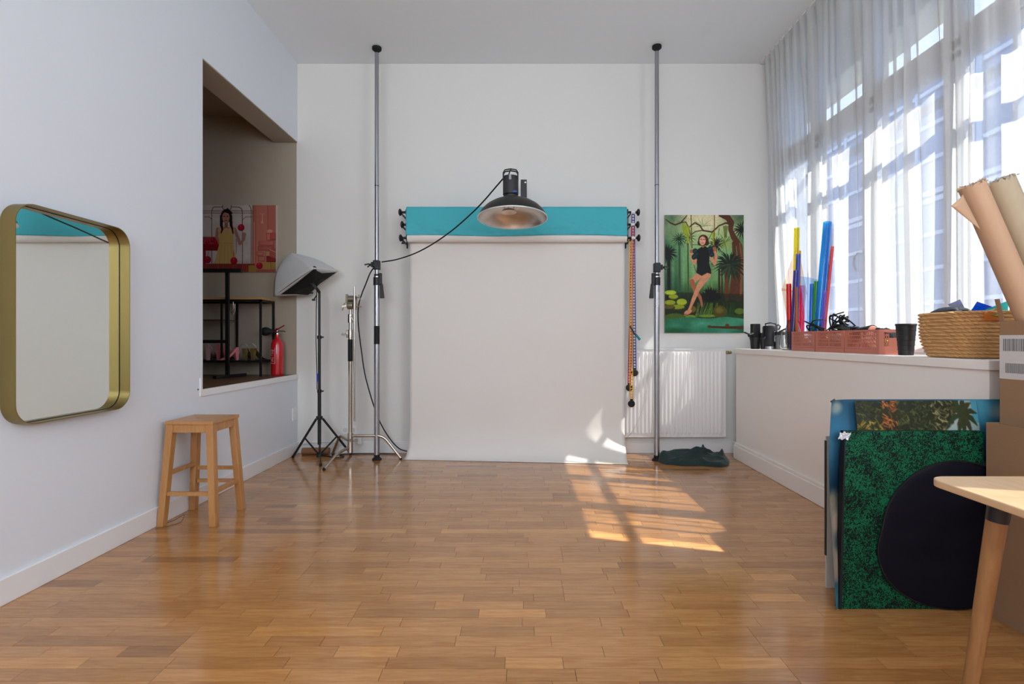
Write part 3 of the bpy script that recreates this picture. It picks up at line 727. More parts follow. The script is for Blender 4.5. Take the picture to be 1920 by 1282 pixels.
m.beam((cx_-.03, cy2-.01, zz(573)), (cx_-.075, cy2-.02, zz(575)), .014, .02).beam((cx_-.05, cy2-.01, zz(568)), (cx_-.07, cy2-.02, zz(582)), .012, .012)
m.beam((cx_-.045, cy2+.03, zz(568)), (cx_-.043, cy2+.03, zz(551)), .02, .02)
m.box(cx_+.04, cx_+.068, cy2-.045, cy2-.01, zz(581), zz(563))
m.tube((cx_+.06, cy2-.03, zz(558)), (cx_+.10, cy2-.03, zz(558)), .007, n=8).beam((cx_+.09, cy2-.035, zz(553)), (cx_+.105, cy2-.03, zz(563)), .01, .014).tube((cx_+.06, cy2-.03, zz(575)), (cx_+.115, cy2-.03, zz(575)), .006, n=8)
m.build('grip_head', NIC, t, smooth=40, bevel=.002)
MB().tube((cx_+.055, cy2-.05, zz(788)), (cx_+.055, cy2-.05, zz(541)), .0082, n=12).tube((cx_+.055, cy2-.05, zz(541)), (cx_+.055, cy2-.05, zz(538)), .005, n=12).build('grip_arm', CHROME, t, smooth=40)
def cleg(pts, r=.0135): return MB().path(pts, r, n=12).build('leg', CHROME, t, smooth=50)
hz_ = zz(817)
def bend(p0, p1, p2, k=5):
    return [(p0.lerp(p1, s_/k)).lerp(p1.lerp(p2, s_/k), s_/k) for s_ in range(k+1)]
b = Vector((cx_, cy2, hz_)); e = Vector((-1.138, 4.885, .014)); k1 = Vector((-1.30, 4.862, hz_))
cleg([b]+bend(b.lerp(k1, .8), k1, k1.lerp(e, .22))+[e])
b = Vector((cx_-.01, cy2-.02, zz(838))); e = Vector((-1.715, 4.48, .014)); k1 = Vector((-1.665, 4.66, zz(838)-.02))
cleg([b]+bend(b.lerp(k1, .6), k1, k1.lerp(e, .4))+[e])
b = Vector((cx_-.01, cy2+.02, zz(828))); e = Vector((-1.86, 5.09, .014)); k1 = Vector((-1.76, 5.0, zz(825)+.02))
cleg([b]+bend(b.lerp(k1, .75), k1, k1.lerp(e, .3))+[e])
MB().tube((cx_, cy2, zz(848)), (cx_, cy2, zz(812)), .026, n=16).lathe([(.014, -.01), (.016, 0), (.014, .01)], (cx_+.01, cy2-.03, zz(824)), n=12, M=Matrix.Rotation(math.pi/2, 3, 'X')).tube((cx_+.01, cy2, zz(826)), (cx_+.07, cy2, zz(826)), .006, n=8).build('base_hub', CHROME, t, smooth=40)
m = MB()
for e in ((-1.138, 4.885), (-1.715, 4.48), (-1.86, 5.09)): m.tube((e[0], e[1], 0), (e[0], e[1], .016), .014, n=10)
m.build('leg_tip', BLACKR, t, smooth=40)

# sockets, switch, plug
def socket(px, py, label, plug=False):
    p = P(px, py, YB); t = thing('wall_socket', label, 'socket', p)
    MB().box(p.x-.075, p.x+.08, YB-.012, YB, p.z-.042, p.z+.042).build('cover_plate', TRIM, t, bevel=.003)
    for s_ in (-.037, .04):
        MB().lathe([(.024, .0), (.024, .003), (.020, .003), (.019, .001)], (p.x+s_, YB-.012, p.z), n=20, M=Matrix.Rotation(math.pi/2, 3, 'X')).build('outlet', mat('outlet_white', S(214, 212, 208), .4), t, smooth=40)
socket(655, 806, 'white double wall socket behind the chrome stand')
p = P(674.5, 826, 5.10); t = thing('plug_adapter', 'white plug adapter on the back wall at the baseboard', 'plug', p)
MB().box(p.x-.018, p.x+.018, 5.08, YB-.014, p.z-.036, p.z+.036).build('body', TRIM, t, bevel=.006)
MB().tube((p.x-.02, 5.1, p.z+.01), (p.x-.05, 5.1, p.z+.01), .008, n=10).build('plug', mat('grey_plug', S(170, 165, 165), .5), t, smooth=40)
t = thing('light_switch', 'white switch plate low on the left wall near the corner', 'switch', (XL, 5.08, .42))
MB().box(XL, XL+.01, 5.03, 5.12, .345, .465).build('plate', TRIM, t, bevel=.002)
MB().box(XL+.01, XL+.014, 5.05, 5.10, .375, .435).build('rocker', TRIM, t, bevel=.001)
o = MB().tube((XL-.002, 3.56, EYE-95*3.56/960), (XL+.006, 3.56, EYE-95*3.56/960), .006, n=8).build('wall_anchor', mat('grey_anchor', S(110, 110, 112), .6)); meta(o, 'tiny grey wall anchor left of the opening sill', 'anchor')
o = MB().tube((-2.16, 5.08, .035), (-1.90, 5.10, .035), .034, n=20).build('cardboard_tube', mat('brown_tube', S(140, 98, 66), .7), smooth=40); meta(o, 'short brown cardboard tube lying against the back baseboard behind the black stand', 'tube')
WC = mat('white_cable', S(215, 214, 210), .5)
cable('white_cord', [P(540, 852, 5.0), P(552, 838, 5.05), P(566, 833, 5.12), P(590, 830, 5.13), P(618, 829, 5.13), P(640, 835, 5.12), P(655, 840, 5.12)], .004, WC, 'thin pale cord looped along the baseboard in the left corner')
cable('floor_cord', [(-2.0, 5.06, .006), (-1.85, 4.98, .006), (-1.74, 4.92, .007), (-1.72, 5.0, .006), (-1.78, 5.05, .006), (-1.7, 5.09, .006), (-1.45, 5.11, .006), (-1.2, 5.10, .006)], .005, CAB, 'black cord coiled loosely on the floor between the two stands')
cable('white_cord', [P(1223, 657, 5.04), P(1221, 672, 5.02), P(1217, 700, 5.0), P(1211, 740, 5.0), P(1200, 780, 5.0), P(1186, 808, 5.02), P(1172, 823, 5.05)], .0025, WC, 'thin white cord hanging in a curve in front of the radiator')
cable('stool_cord', [(-2.20, 3.09, .004), (-2.15, 3.14, .004), (-2.12, 3.20, .006), (-2.14, 3.26, .03), (-2.17, 3.22, .012), (-2.205, 3.16, .004)], .002, mat('brown_cord', S(110, 80, 50), .6), 'thin brown wire on the floor by the nearest stool leg')

# =================================================================== RADIATOR
t = thing('radiator', 'white panel radiator with vertical ribs on the back wall beside the backdrop', 'radiator', (1.5, YB-.06, .175))
rx0, rx1, rz0, rz1 = .86, 2.03, .178, 1.05; yf = 5.062
pit = .0385; n = int((rx1-rx0-.05)/pit); pts = []
xx0 = (rx0+rx1)/2-n*pit/2
prof = [(rx0, 0)]
for i in range(n):
    x = xx0+i*pit; prof += [(x+pit*.05, 0), (x+pit*.30, .009), (x+pit*.62, .009), (x+pit*.87, 0)]
prof.append((rx1, 0))
m = MB(); K = len(prof)
zz_ = [(rz0, 0), (rz0+.03, 0), (rz0+.045, 1), (rz1-.045, 1), (rz1-.03, 0), (rz1-.006, 0)]
vsx = [(x, yf-d*s_, z) for z, s_ in zz_ for x, d in prof]
m.add(vsx, [(j*K+i, j*K+i+1, (j+1)*K+i+1, (j+1)*K+i) for j in range(len(zz_)-1) for i in range(K-1)])
RADW = mat('radiator_enamel', S(234, 232, 231), .35, var=.01)
m.build('ribbed_panel', RADW, t, smooth=30)
MB().box(rx0, rx1, 5.068, 5.10, rz0+.01, rz1-.01).box(rx0-.003, rx1+.003, 5.058, 5.135, rz1-.008, rz1+.002).box(rx0-.003, rx0, 5.055, 5.135, rz0+.01, rz1).box(rx1, rx1+.003, 5.055, 5.135, rz0+.01, rz1).box(rx0, rx1, 5.115, 5.13, rz0+.01, rz1-.01).build('casing', RADW, t)
MB().box(1.0, 1.05, 5.13, YB, .9, .95).box(1.9, 1.95, 5.13, YB, .9, .95).box(1.0, 1.05, 5.13, YB, .25, .3).box(1.9, 1.95, 5.13, YB, .25, .3).build('wall_mount', RADW, t)
m = MB().tube((rx1+.003, 5.09, 1.015), (rx1+.035, 5.09, 1.015), .009, n=10).tube((rx1+.03, 5.09, 1.0), (rx1+.03, 5.09, 1.03), .012, n=10).tube((rx1+.04, 5.09, 1.015), (rx1+.07, 5.09, 1.015), .014, n=10)
m.build('valve', mat('aged_brass', S(170, 150, 100), .35, .9), t, smooth=40)

# =================================================================== GREEN FABRIC ON FLOOR
GF = mat('dark_green_cotton', S(19, 44, 42), .8, var=.15, vscale=10, bump=.15, bscale=120, sheen=.2)
m = MB()
def bag(u, v):
    a = 2*math.pi*u; rr = v
    x = math.cos(a)*rr; y = math.sin(a)*rr
    px = 1.645+x*(.312+.02*math.sin(5*a))-.03*max(0, -x)*rr; py = 4.76+y*.165+.028*math.sin(3*a+1)*rr+.012*math.sin(7*a)*rr
    h = (1-rr**2.4)**.55 if rr < 1 else 0
    wv = mnoise.noise(Vector((x*1.4, y*1.2, 3)))
    ridge = .030*(1-abs(math.sin(y*4.2+x*1.5+2.6*wv)))**1.5+.014*(1-abs(math.sin(y*9-x*2.1+5*wv)))+.012*mnoise.noise(Vector((x*3, y*4, 6)))
    pk = .06*math.exp(-((x+.90)**2*60+(y-.25)**2*20))+.075*math.exp(-((x-.30)**2*170+(y-.72)**2*20))+.055*math.exp(-((x-.78)**2*220+(y-.1)**2*30))
    ang = .062+.045*math.exp(-((y-.4)**2)*5)
    return Vector((px, py, .002+h*(ang+ridge*.9)+pk*(1-rr**14)))
m.grid(bag, 150, 44, wrap=True)
o = m.build('green_fabric_bag', GF, smooth=75); meta(o, 'crumpled dark green fabric bag on the floor under the radiator', 'bag')

# =================================================================== JUNGLE PICTURE
def jungle():
    c = Canvas(35, 842, 40, 1248, 230, 344)
    c.vgrad([(40, (206, 196, 160)), (200, (176, 190, 140)), (450, (128, 168, 118)), (700, (110, 150, 100)), (820, (70, 100, 60)), (880, (46, 60, 34)), (1090, (60, 84, 44)), (1248, (60, 110, 90))])
    n = c.noise(5, 7, 3)
    c.blend(np.clip((c.X < 260)*(n*1.4-.1)*(c.Y < 860), 0, 1)*np.clip((300-c.X)/200, 0, 1), (40, 84, 62))
    c.blend(np.clip((c.X-560)/240, 0, 1)*(c.Y < 860)*n, (38, 74, 52), .9)
    for x, w_, col, y0 in ((75, 34, (22, 34, 26), 400), (185, 20, (60, 92, 66), 330), (272, 16, (66, 88, 46), 330), (440, 10, (110, 140, 90), 300), (515, 12, (120, 140, 90), 600)):
        c.stroke([(x, y0), (x+3, 880)], w_, col, .9)
    for x in (120, 225, 330, 470): c.ell(x, 620, 26, 260, (176, 206, 156), .35, soft=.9)
    c.ell(440, 140, 170, 110, (222, 208, 178), .8, soft=.8)
    # distant palms
    c.frond(185, 285, 90, 16, (40, 70, 44), wd=9, seed=1); c.frond(70, 430, 100, 20, (16, 30, 22), wd=13, seed=2)
    c.frond(420, 160, 110, 14, (150, 160, 116), 180, 360, 7, 3); c.frond(280, 270, 90, 12, (60, 90, 50), wd=8, seed=12)
    c.frond(560, 340, 100, 18, (18, 34, 26), wd=12, seed=4); c.frond(650, 320, 105, 16, (120, 130, 60), wd=8, seed=5)
    c.frond(820, 190, 110, 16, (20, 34, 22), wd=13, seed=6)
    # big tree at the right and branches
    c.stroke([(600, 45), (680, 70), (715, 120), (705, 190), (740, 270), (795, 350), (810, 500), (790, 700), (790, 880)], [30, 60, 60, 46, 60, 56, 62, 66, 90], (92, 62, 42))
    c.stroke([(800, 330), (825, 500), (812, 860)], [16, 22, 26], (140, 92, 60), .8)
    c.stroke([(740, 330), (750, 500), (720, 880)], [40, 44, 54], (96, 58, 40)); c.stroke([(665, 560), (668, 900)], 42, (108, 66, 44)); c.stroke([(590, 600), (592, 900)], 20, (70, 44, 28)); c.stroke([(618, 560), (620, 900)], 14, (64, 48, 28))
    c.stroke([(45, 85), (90, 120), (140, 142), (200, 120), (250, 60), (262, 42)], [8, 14, 16, 14, 10, 8], (84, 58, 34)); c.stroke([(190, 120), (250, 112), (275, 160), (300, 240)], [12, 10, 9, 8], (84, 58, 34))
    c.stroke([(290, 160), (345, 118), (395, 150), (425, 200), (520, 215), (590, 150), (660, 122), (700, 130)], [14, 12, 14, 15, 16, 15, 18, 26], (88, 60, 38)); c.stroke([(300, 245), (350, 210), (430, 195)], [8, 10, 10], (84, 58, 36))
    c.stroke([(590, 170), (585, 245)], 5, (70, 50, 30)); c.stroke([(440, 345), (500, 260), (520, 215)], 6, (90, 64, 40)); c.stroke([(310, 345), (440, 347)], 5, (84, 60, 38))
    # hanging ferns
    for x0, y0, L_, w_ in ((235, 125, 120, 26), (270, 160, 170, 22), (532, 222, 130, 16), (655, 150, 120, 24)):
        q = random.Random(x0)
        for k in range(int(L_/6)):
            yy_ = y0+k*6; c.stroke([(x0-w_*(1-k*6/L_*.6), yy_+9), (x0, yy_), (x0+w_*(1-k*6/L_*.6), yy_+9)], 4, (150+q.randint(-20, 20), 160, 30) if x0 != 655 else (90, 96, 40))
    # ropes
    c.stroke([(303, 42), (314, 380)], 9, (112, 74, 50)); c.stroke([(330, 540), (352, 620)], 7, (112, 74, 50)); c.stroke([(542, 42), (537, 540)], 9, (122, 84, 58))
    # big foreground fronds
    c.frond(700, 545, 200, 22, (36, 50, 34), -200, 60, 18, 7, .5); c.frond(700, 545, 170, 14, (54, 66, 46), 30, 170, 22, 8, .3); c.frond(520, 545, 70, 10, (90, 100, 60), wd=6, seed=9)
    # lily pads and bushes
    c.poly([(35, 830), (842, 850), (842, 1095), (35, 1095)], (36, 44, 26), .55)
    c.frond(500, 870, 110, 22, (18, 22, 22), 180, 360, 18, 10, 0); c.ell(500, 880, 110, 45, (16, 20, 18))
    for x, y_, a, b_, col in ((95, 838, 64, 28, (170, 190, 60)), (125, 880, 52, 28, (150, 160, 50)), (90, 940, 60, 30, (150, 160, 40)), (210, 935, 56, 40, (160, 176, 50)), (170, 985, 74, 28, (138, 150, 44)), (80, 985, 60, 26, (104, 96, 30)), (140, 1090, 110, 48, (84, 104, 40)), (300, 1090, 60, 28, (128, 144, 52)), (320, 1010, 40, 40, (110, 100, 40)), (800, 1030, 54, 38, (92, 112, 44)), (790, 1085, 60, 24, (60, 76, 36)), (470, 1078, 84, 16, (140, 160, 70))):
        c.ell(x, y_, a, b_, [k*.55 for k in col]); c.ell(x-2, y_-5, a*.92, b_*.8, col)
    for x in range(345, 560, 14): c.stroke([(x, 1080), (x+random.Random(x).randint(10, 60), 940)], [9, 3], (80+x % 40, 128, 60))
    for x in range(650, 740, 12): c.stroke([(x, 1080), (x+random.Random(x).randint(-30, 30), 940)], [8, 3], (50, 86, 46))
    c.ell(597, 1030, 72, 62, (86, 82, 38)); c.ell(590, 1015, 52, 42, (122, 114, 58), .8, soft=.6)
    # water
    m_ = (c.Y > 1092+8*np.sin(c.X/60)).astype(float); w_ = c.noise(4, 8, 9)
    c.blend(m_, (84, 150, 124)); c.blend(m_*np.clip(w_*1.6-.5, 0, 1), (34, 90, 60), .9); c.ell(430, 1150, 150, 60, (120, 190, 170), .5, soft=.9); c.ell(150, 1230, 200, 50, (30, 80, 50), .6, soft=.7)
    c.stroke([(490, 1185), (660, 1192), (838, 1192)], [20, 24, 34], (88, 60, 40)); c.ell(672, 1172, 22, 18, (104, 74, 54)); c.ell(490, 1182, 18, 14, (96, 66, 44))
    # woman on the swing
    SK = (196, 140, 110); SK2 = (160, 104, 78)
    c.stroke([(468, 650), (395, 760), (365, 810)], [78, 56, 46], SK); 
    c.stroke([(390, 655), (312, 722)], [66, 56], SK); c.stroke([(312, 722), (345, 815), (395, 880), (408, 930), (415, 975)], [52, 40, 32, 24, 16], SK2)
    c.stroke([(372, 800), (330, 900), (300, 975), (270, 1040)], [46, 40, 26, 22], SK); c.ell(272, 1035, 42, 22, SK, rot=-25); c.ell(244, 1062, 16, 12, SK2, rot=-25)
    c.poly([(402, 372), (425, 352), (455, 362), (487, 388), (492, 460), (488, 540), (508, 600), (508, 645), (470, 632), (412, 664), (356, 632), (366, 560), (360, 500), (356, 400)], (20, 22, 28))
    for s_, pts in ((0, [(345, 440), (318, 500), (345, 545), (335, 480)]), (1, [(520, 440), (545, 520), (562, 450), (548, 400)])): pass
    c.stroke([(352, 500), (340, 535), (308, 480), (305, 415)], [26, 30, 28, 22], SK); c.stroke([(505, 470), (545, 540), (562, 460), (545, 400)], [24, 32, 28, 22], SK)
    c.ell(310, 412, 22, 20, SK2); c.ell(540, 392, 24, 22, SK2)
    for x, y_ in ((345, 410), (352, 450), (505, 410), (515, 445), (335, 470), (498, 385)): c.ell(x, y_, 26, 28, (26, 52, 54), rot=20); c.stroke([(x-18, y_+10), (x+14, y_-12)], 4, (60, 96, 96))
    c.stroke([(424, 360), (424, 330)], 30, SK2)
    c.ell(428, 298, 52, 56, (74, 44, 30)); c.ell(395, 325, 26, 30, (74, 44, 30)); c.ell(462, 325, 26, 30, (74, 44, 30)); c.stroke([(395, 285), (430, 252), (465, 290)], 8, (118, 76, 50))
    c.ell(420, 305, 32, 44, (214, 164, 136)); c.stroke([(400, 292), (412, 290)], 7, (70, 44, 36)); c.stroke([(428, 290), (442, 292)], 7, (70, 44, 36)); c.stroke([(420, 298), (419, 316)], 4, (180, 124, 98)); c.stroke([(410, 328), (430, 328)], 7, (150, 60, 54))
    c.a = np.clip((c.a-.4)*1.22+.36, .02, 1)*(.9+.2*c.noise(60, 90, 5)[..., None]); return c
xa, xb = (1246.5-CX)*5.13/F, (1394.5-CX)*5.13/F; za, zb = EYE+(CY-403)*5.13/F, EYE+(CY-624)*5.13/F
t = thing('jungle_picture', 'large unframed picture of a woman in black on a jungle swing above the radiator', 'picture', (xa, 5.14, zb))
MB().box(xa, xb, 5.131, YB, zb, za).build('canvas_edge', mat('canvas_edge', S(190, 186, 178), .8), t)
jungle().mesh('printed_face', lambda u, v: Vector((xa+(xb-xa)*u, 5.1295, za+(zb-za)*v)), t, PRINT)

# =================================================================== RAISED ROOM: PICTURE, RACK, SHELF, EXTINGUISHER
def candy():
    c = Canvas(-520, 1340, 45, 1230, 320, 204)
    c.vgrad([(45, (214, 204, 200)), (600, (206, 196, 194)), (1100, (196, 178, 172)), (1230, (150, 120, 110))])
    n = c.noise(14, 9, 2); c.blend(np.clip(n*1.6-.5, 0, 1), (232, 224, 220), .8); c.ell(650, 640, 300, 260, (176, 164, 160), .4, soft=.9)
    c.poly([(920, 45), (1340, 45), (1340, 1230), (920, 1230)], (196, 112, 96)); c.poly([(990, 45), (1190, 45), (1190, 1060), (990, 1060)], (206, 124, 106)); c.stroke([(1190, 45), (1190, 520)], 8, (140, 70, 60)); c.stroke([(930, 45), (930, 1060)], 10, (120, 50, 46)); c.stroke([(948, 350), (948, 1070)], 12, (232, 176, 140))
    c.poly([(-520, 45), (-300, 45), (-300, 1230), (-520, 1230)], (190, 108, 92))
    BR = (110, 34, 40)
    for y_ in (148, 185): c.stroke([(-300, y_), (930, y_)], 9, BR)
    c.stroke([(195, 600), (195, 150), (215, 90), (250, 78), (380, 78)], 12, BR); c.stroke([(540, 78), (680, 80), (725, 110), (740, 160), (742, 1080)], 12, BR)
    c.stroke([(860, 48), (890, 90), (900, 160), (900, 1080)], 12, BR); c.stroke([(195, 850), (195, 1070)], 10, BR); c.stroke([(55, 250), (150, 255), (190, 290)], 8, BR); c.stroke([(930, 250), (800, 255), (750, 300)], 8, BR); c.stroke([(632, 640), (632, 900)], 7, BR); c.stroke([(-120, 48), (-120, 1080)], 12, BR)
    for r_ in (86, 74): c.ell(465, 70, r_, r_, BR if r_ == 86 else (200, 186, 184))
    for x, y_, w_, h_, col in ((1170, 545, 170, 120, (222, 120, 104)), (1240, 540, 100, 120, (196, 92, 84)), (1035, 680, 270, 80, (206, 112, 104)), (1020, 775, 280, 72, (196, 104, 92)), (1000, 870, 110, 70, (210, 128, 110)), (1150, 860, 110, 90, (196, 150, 110)), (1020, 950, 120, 90, (206, 120, 100)), (1170, 950, 170, 100, (150, 44, 44))):
        c.poly([(x, y_), (x+w_, y_), (x+w_, y_+h_), (x, y_+h_)], [k*.5 for k in col]); c.poly([(x+6, y_+5), (x+w_-6, y_+5), (x+w_-6, y_+h_-8), (x+6, y_+h_-8)], col)
    c.poly([(1230, 830), (1290, 780), (1340, 830), (1340, 990), (1220, 950)], (176, 90, 76)); c.stroke([(1230, 830), (1340, 880)], 8, (236, 180, 160)); c.ell(1230, 505, 50, 30, (230, 160, 130))
    c.stroke([(1095, 200), (1095, 330)], 7, (240, 200, 180)); c.ell(1095, 350, 26, 22, (220, 170, 150)); c.stroke([(1050, 200), (1140, 200)], 6, (230, 180, 160))
    c.poly([(1110, 1055), (1340, 1055), (1340, 1180), (1110, 1180)], (180, 140, 70)); c.stroke([(1250, 1055), (1250, 1180)], 8, (120, 80, 40))
    # tray with apples at the left
    c.poly([(-80, 605), (250, 605), (340, 735), (-60, 735)], (176, 66, 66)); c.poly([(-60, 735), (335, 735), (300, 850), (-60, 850)], (140, 24, 34)); c.poly([(-60, 850), (90, 850), (90, 1090), (-60, 1090)], (150, 40, 44))
    for x, y_, r_ in ((215, 665, 44), (120, 700, 38), (265, 700, 34), (20, 680, 36)): c.ell(x, y_, r_, r_, (170, 12, 40)); c.ell(x-10, y_-12, r_*.3, r_*.3, (230, 110, 130), .6)
    c.poly([(-520, 1080), (960, 1080), (960, 1230), (-520, 1230)], (130, 50, 46)); c.poly([(960, 1180), (1340, 1180), (1340, 1230), (960, 1230)], (170, 90, 76))
    q = random.Random(3)
    for x in range(-510, 950, 34): c.stroke([(x, 1095), (x+q.randint(-8, 8), 1220)], 13, (160+q.randint(-30, 30), 50+q.randint(0, 40), 50)); 
    c.poly([(850, 1110), (990, 1110), (990, 1225), (850, 1225)], (170, 130, 60))
    # woman
    SK = (176, 124, 104)
    c.stroke([(300, 470), (285, 600), (330, 720)], [60, 56, 44], SK); c.stroke([(600, 470), (660, 620), (695, 730), (770, 650), (780, 570)], [60, 56, 50, 44, 40], SK); c.ell(775, 560, 34, 30, SK); c.stroke([(745, 540), (742, 505)], 10, SK)
    D = (214, 176, 110)
    c.poly([(300, 480), (360, 410), (540, 410), (610, 470), (585, 560), (575, 720), (650, 1080), (240, 1080), (330, 720), (325, 560)], (214, 172, 130)); c.poly([(320, 515), (590, 515), (575, 720), (650, 1080), (240, 1080), (335, 720)], D)
    for x in (370, 430, 480, 540): c.stroke([(x, 740), (x+(x-450)*.5, 1070)], 14, (190, 146, 84), .6)
    c.stroke([(335, 722), (575, 722)], 8, (176, 134, 76)); c.stroke([(390, 420), (425, 455), (455, 425), (490, 455), (525, 420)], 9, (120, 40, 40))
    c.poly([(385, 400), (530, 400), (520, 440), (455, 425), (400, 440)], (226, 190, 150))
    c.stroke([(452, 330), (452, 420)], 60, (156, 104, 88))
    H = (50, 20, 22)
    c.ell(450, 240, 95, 120, H); c.stroke([(370, 240), (365, 400), (385, 470), (360, 540)], [60, 52, 36, 18], H); c.stroke([(530, 240), (540, 400), (560, 460), (575, 550)], [60, 50, 36, 18], H)
    c.ell(447, 265, 66, 96, (190, 138, 118)); c.poly([(385, 200), (450, 150), (515, 200), (500, 175), (400, 175)], H)
    c.stroke([(405, 243), (430, 243)], 12, (56, 28, 28)); c.stroke([(465, 243), (490, 243)], 12, (56, 28, 28)); c.stroke([(448, 255), (446, 290)], 7, (160, 108, 90)); c.stroke([(428, 320), (468, 320)], 12, (130, 30, 40))
    c.poly([(400, 160), (420, 120), (460, 115), (470, 90), (500, 120), (570, 185), (540, 215), (480, 190)], (24, 18, 22))
    for x, y_, r_ in ((718, 442, 60), (120, 1010, 62), (590, 1030, 62), (1045, 1118, 56), (-200, 1020, 60)):
        c.ell(x, y_, r_, r_, (120, 4, 24)); c.ell(x-4, y_-6, r_*.86, r_*.84, (186, 14, 46)); c.ell(x-10, y_-30, r_*.3, r_*.22, (236, 120, 140), .8, soft=.6)
    c.stroke([(585, 970), (582, 860)], 7, (90, 40, 34)); c.stroke([(125, 950), (130, 870)], 7, (90, 40, 34))
    c.a = c.a*.85
    return c
xb = (518.5-CX)*5.135/F; wpx = (1340-55)/1424*150*5.135/F; xa = xb-wpx*(1860/1285); za = EYE+(CY-384.5)*5.13/F; zb = EYE+(CY-510)*5.13/F
t = thing('candy_apple_picture', 'unframed picture of a girl in a yellow dress with candy apples, on the taupe wall', 'picture', (xa, 5.14, zb))
MB().box(xa, xb, 5.132, 5.156, zb, za).build('canvas_edge', mat('canvas_edge', S(190, 186, 178), .8), t)
candy().mesh('printed_face', lambda u, v: Vector((xa+(xb-xa-.004)*u, 5.1305, za+(zb-za)*v)), t, PRINT)

# clothes rack
t = thing('garment_rack', 'black metal garment rack on a flat foot bar in the raised room', 'rack', (-2.71, 4.75, ZA))
yr_ = 4.75
MB().box(-2.73, -2.698, yr_-.012, yr_+.012, ZA+.025, 1.79).build('post', BLACKM, t, bevel=.002)
MB().box(-3.75, -3.72, yr_-.012, yr_+.012, ZA+.025, 1.79).build('post', BLACKM, t, bevel=.002)
MB().box(-3.85, -2.58, yr_-.015, yr_+.015, 1.765, 1.80).build('top_bar', BLACKM, t, bevel=.002)
MB().box(-3.72, -2.73, yr_-.008, yr_+.008, 1.11, 1.14).build('cross_bar', BLACKM, t, bevel=.002)
for x in (-2.714, -3.735):
    MB().beam((x-.03, 4.60, ZA+.014), (x+.045, 4.97, ZA+.014), .035, .026).build('foot_bar', BLACKM, t, bevel=.002)
# shelf unit
t = thing('shelf_unit', 'black metal shelving with a wooden top board against the taupe wall', 'shelf', (-3.0, 5.0, ZA))
sx0, sx1, sy0, sy1 = -3.9, -2.462, 4.87, 5.14
MB().box(sx0, sx1, sy0-.005, sy1, 1.525, 1.545).build('top_board', SHELFW, t)
m = MB()
for x in (sx0, sx1-.018):
    for y_ in (sy0, sy1-.018): m.box(x, x+.018, y_, y_+.018, ZA, 1.525)
m.box(sx0, sx1, sy0, sy0+.018, 1.503, 1.525).box(sx0, sx1, sy1-.018, sy1, 1.503, 1.525).box(sx1-.018, sx1, sy0, sy1, 1.503, 1.525)
m.build('frame', BLACKM, t)
x1_ = (416-CX)*4.88/F; x2_ = (444.5-CX)*5.13/F
MB().box(x1_-.008, x1_+.008, sy0, sy0+.016, .945, 1.503).build('upright', BLACKM, t); MB().box(x2_-.008, x2_+.008, sy1-.016, sy1, .945, 1.503).build('upright', BLACKM, t)
MB().box(sx0, sx1-.018, sy0+.001, sy1-.002, .925, .945).build('shelf_plate', BLACKM, t)
MB().box(sx0, x2_, sy0+.02, sy1-.02, 1.325, 1.335).build('shelf_plate', mat('smoked_plate', S(60, 56, 50), .3), t)
p = P(437, 578, 4.86); m = MB().path([(p.x, 4.862, 1.5), (p.x+.004, 4.858, 1.43), (p.x-.02, 4.858, 1.40), (p.x-.004, 4.857, 1.37), (p.x+.02, 4.858, 1.41), (p.x+.018, 4.858, 1.48)], .004)
o = m.build('wire_hanger', CHROME, smooth=50); meta(o, 'small bright wire hook hanging from the shelf frame behind the rack post', 'hook')

# shoes: heel towards the camera, toe towards the wall
def shoe(px, m_, label, style, rot=0, sc_=1.0):
    x = (px-CX)*4.95/F; base = Vector((x, 4.93, .945)); 
    t = thing('high_heel', label, 'shoe', base, 'high heeled shoes on the low shelf')
    M_ = Matrix.Translation(base) @ Matrix.Rotation(R(rot), 4, 'Z') @ Matrix.Scale(sc_, 4)
    T = lambda v: M_ @ Vector(v)
    # sections: y along, half width, bottom z, top z
    secs = [(-.012, .018, .105, .155), (.005, .024, .10, .158), (.03, .026, .088, .142), (.06, .025, .062, .105), (.095, .028, .03, .07), (.13, .034, .006, .045), (.16, .034, .002, .038), (.185, .024, .002, .026), (.2, .008, .003, .014)]
    if style == 'sandal': secs = [(y_, w_, b_, b_+.008) for y_, w_, b_, _ in secs]
    n = 12; vs_ = []
    for y_, w_, b_, tp in secs:
        for k in range(n):
            a = 2*math.pi*k/n; vs_.append(T((math.cos(a)*w_, y_, (b_+tp)/2+math.sin(a)*(tp-b_)/2)))
    fs = [(j*n+k, j*n+(k+1) % n, (j+1)*n+(k+1) % n, (j+1)*n+k) for j in range(len(secs)-1) for k in range(n)]+[tuple(range(n)), tuple(range((len(secs)-1)*n, len(secs)*n))]
    MB().add(vs_, fs).build('upper' if style != 'sandal' else 'sole', m_, t, smooth=60)
    hq = lambda z, w_, y0, y1: [T((-w_, y0, z)), T((w_, y0, z)), T((w_, y1, z)), T((-w_, y1, z))]
    w0 = .011 if style == 'slim' else .014
    m = MB().hull(hq(0, w0, -.006, .018), hq(.06, w0*1.1, -.010, .024)).hull(hq(.06, w0*1.1, -.010, .024), hq(.112, w0*1.55, -.014, .036))
    m.build('heel', m_ if style != 'sandal' else mat('gold_leather', S(196, 176, 112), .25, .8), t, smooth=50)
    if style == 'sandal':
        for r_, y_, zc2 in ((.03, .0, .125), (.034, .10, .035)):
            pts = [T((math.cos(math.pi*k/10)*r_, y_-.02*math.sin(math.pi*k/10)*(y_ < .05), zc2+math.sin(math.pi*k/10)*r_*1.1)) for k in range(11)]
            MB().path(pts, .006, n=6).build('clear_strap', mat('clear_vinyl', S(225, 225, 220), .1, trans=.6), t, smooth=60)
    return t
PK = mat('pink_satin', S(214, 128, 132), .35); PK2 = mat('dusty_mauve_satin', S(186, 150, 152), .4)
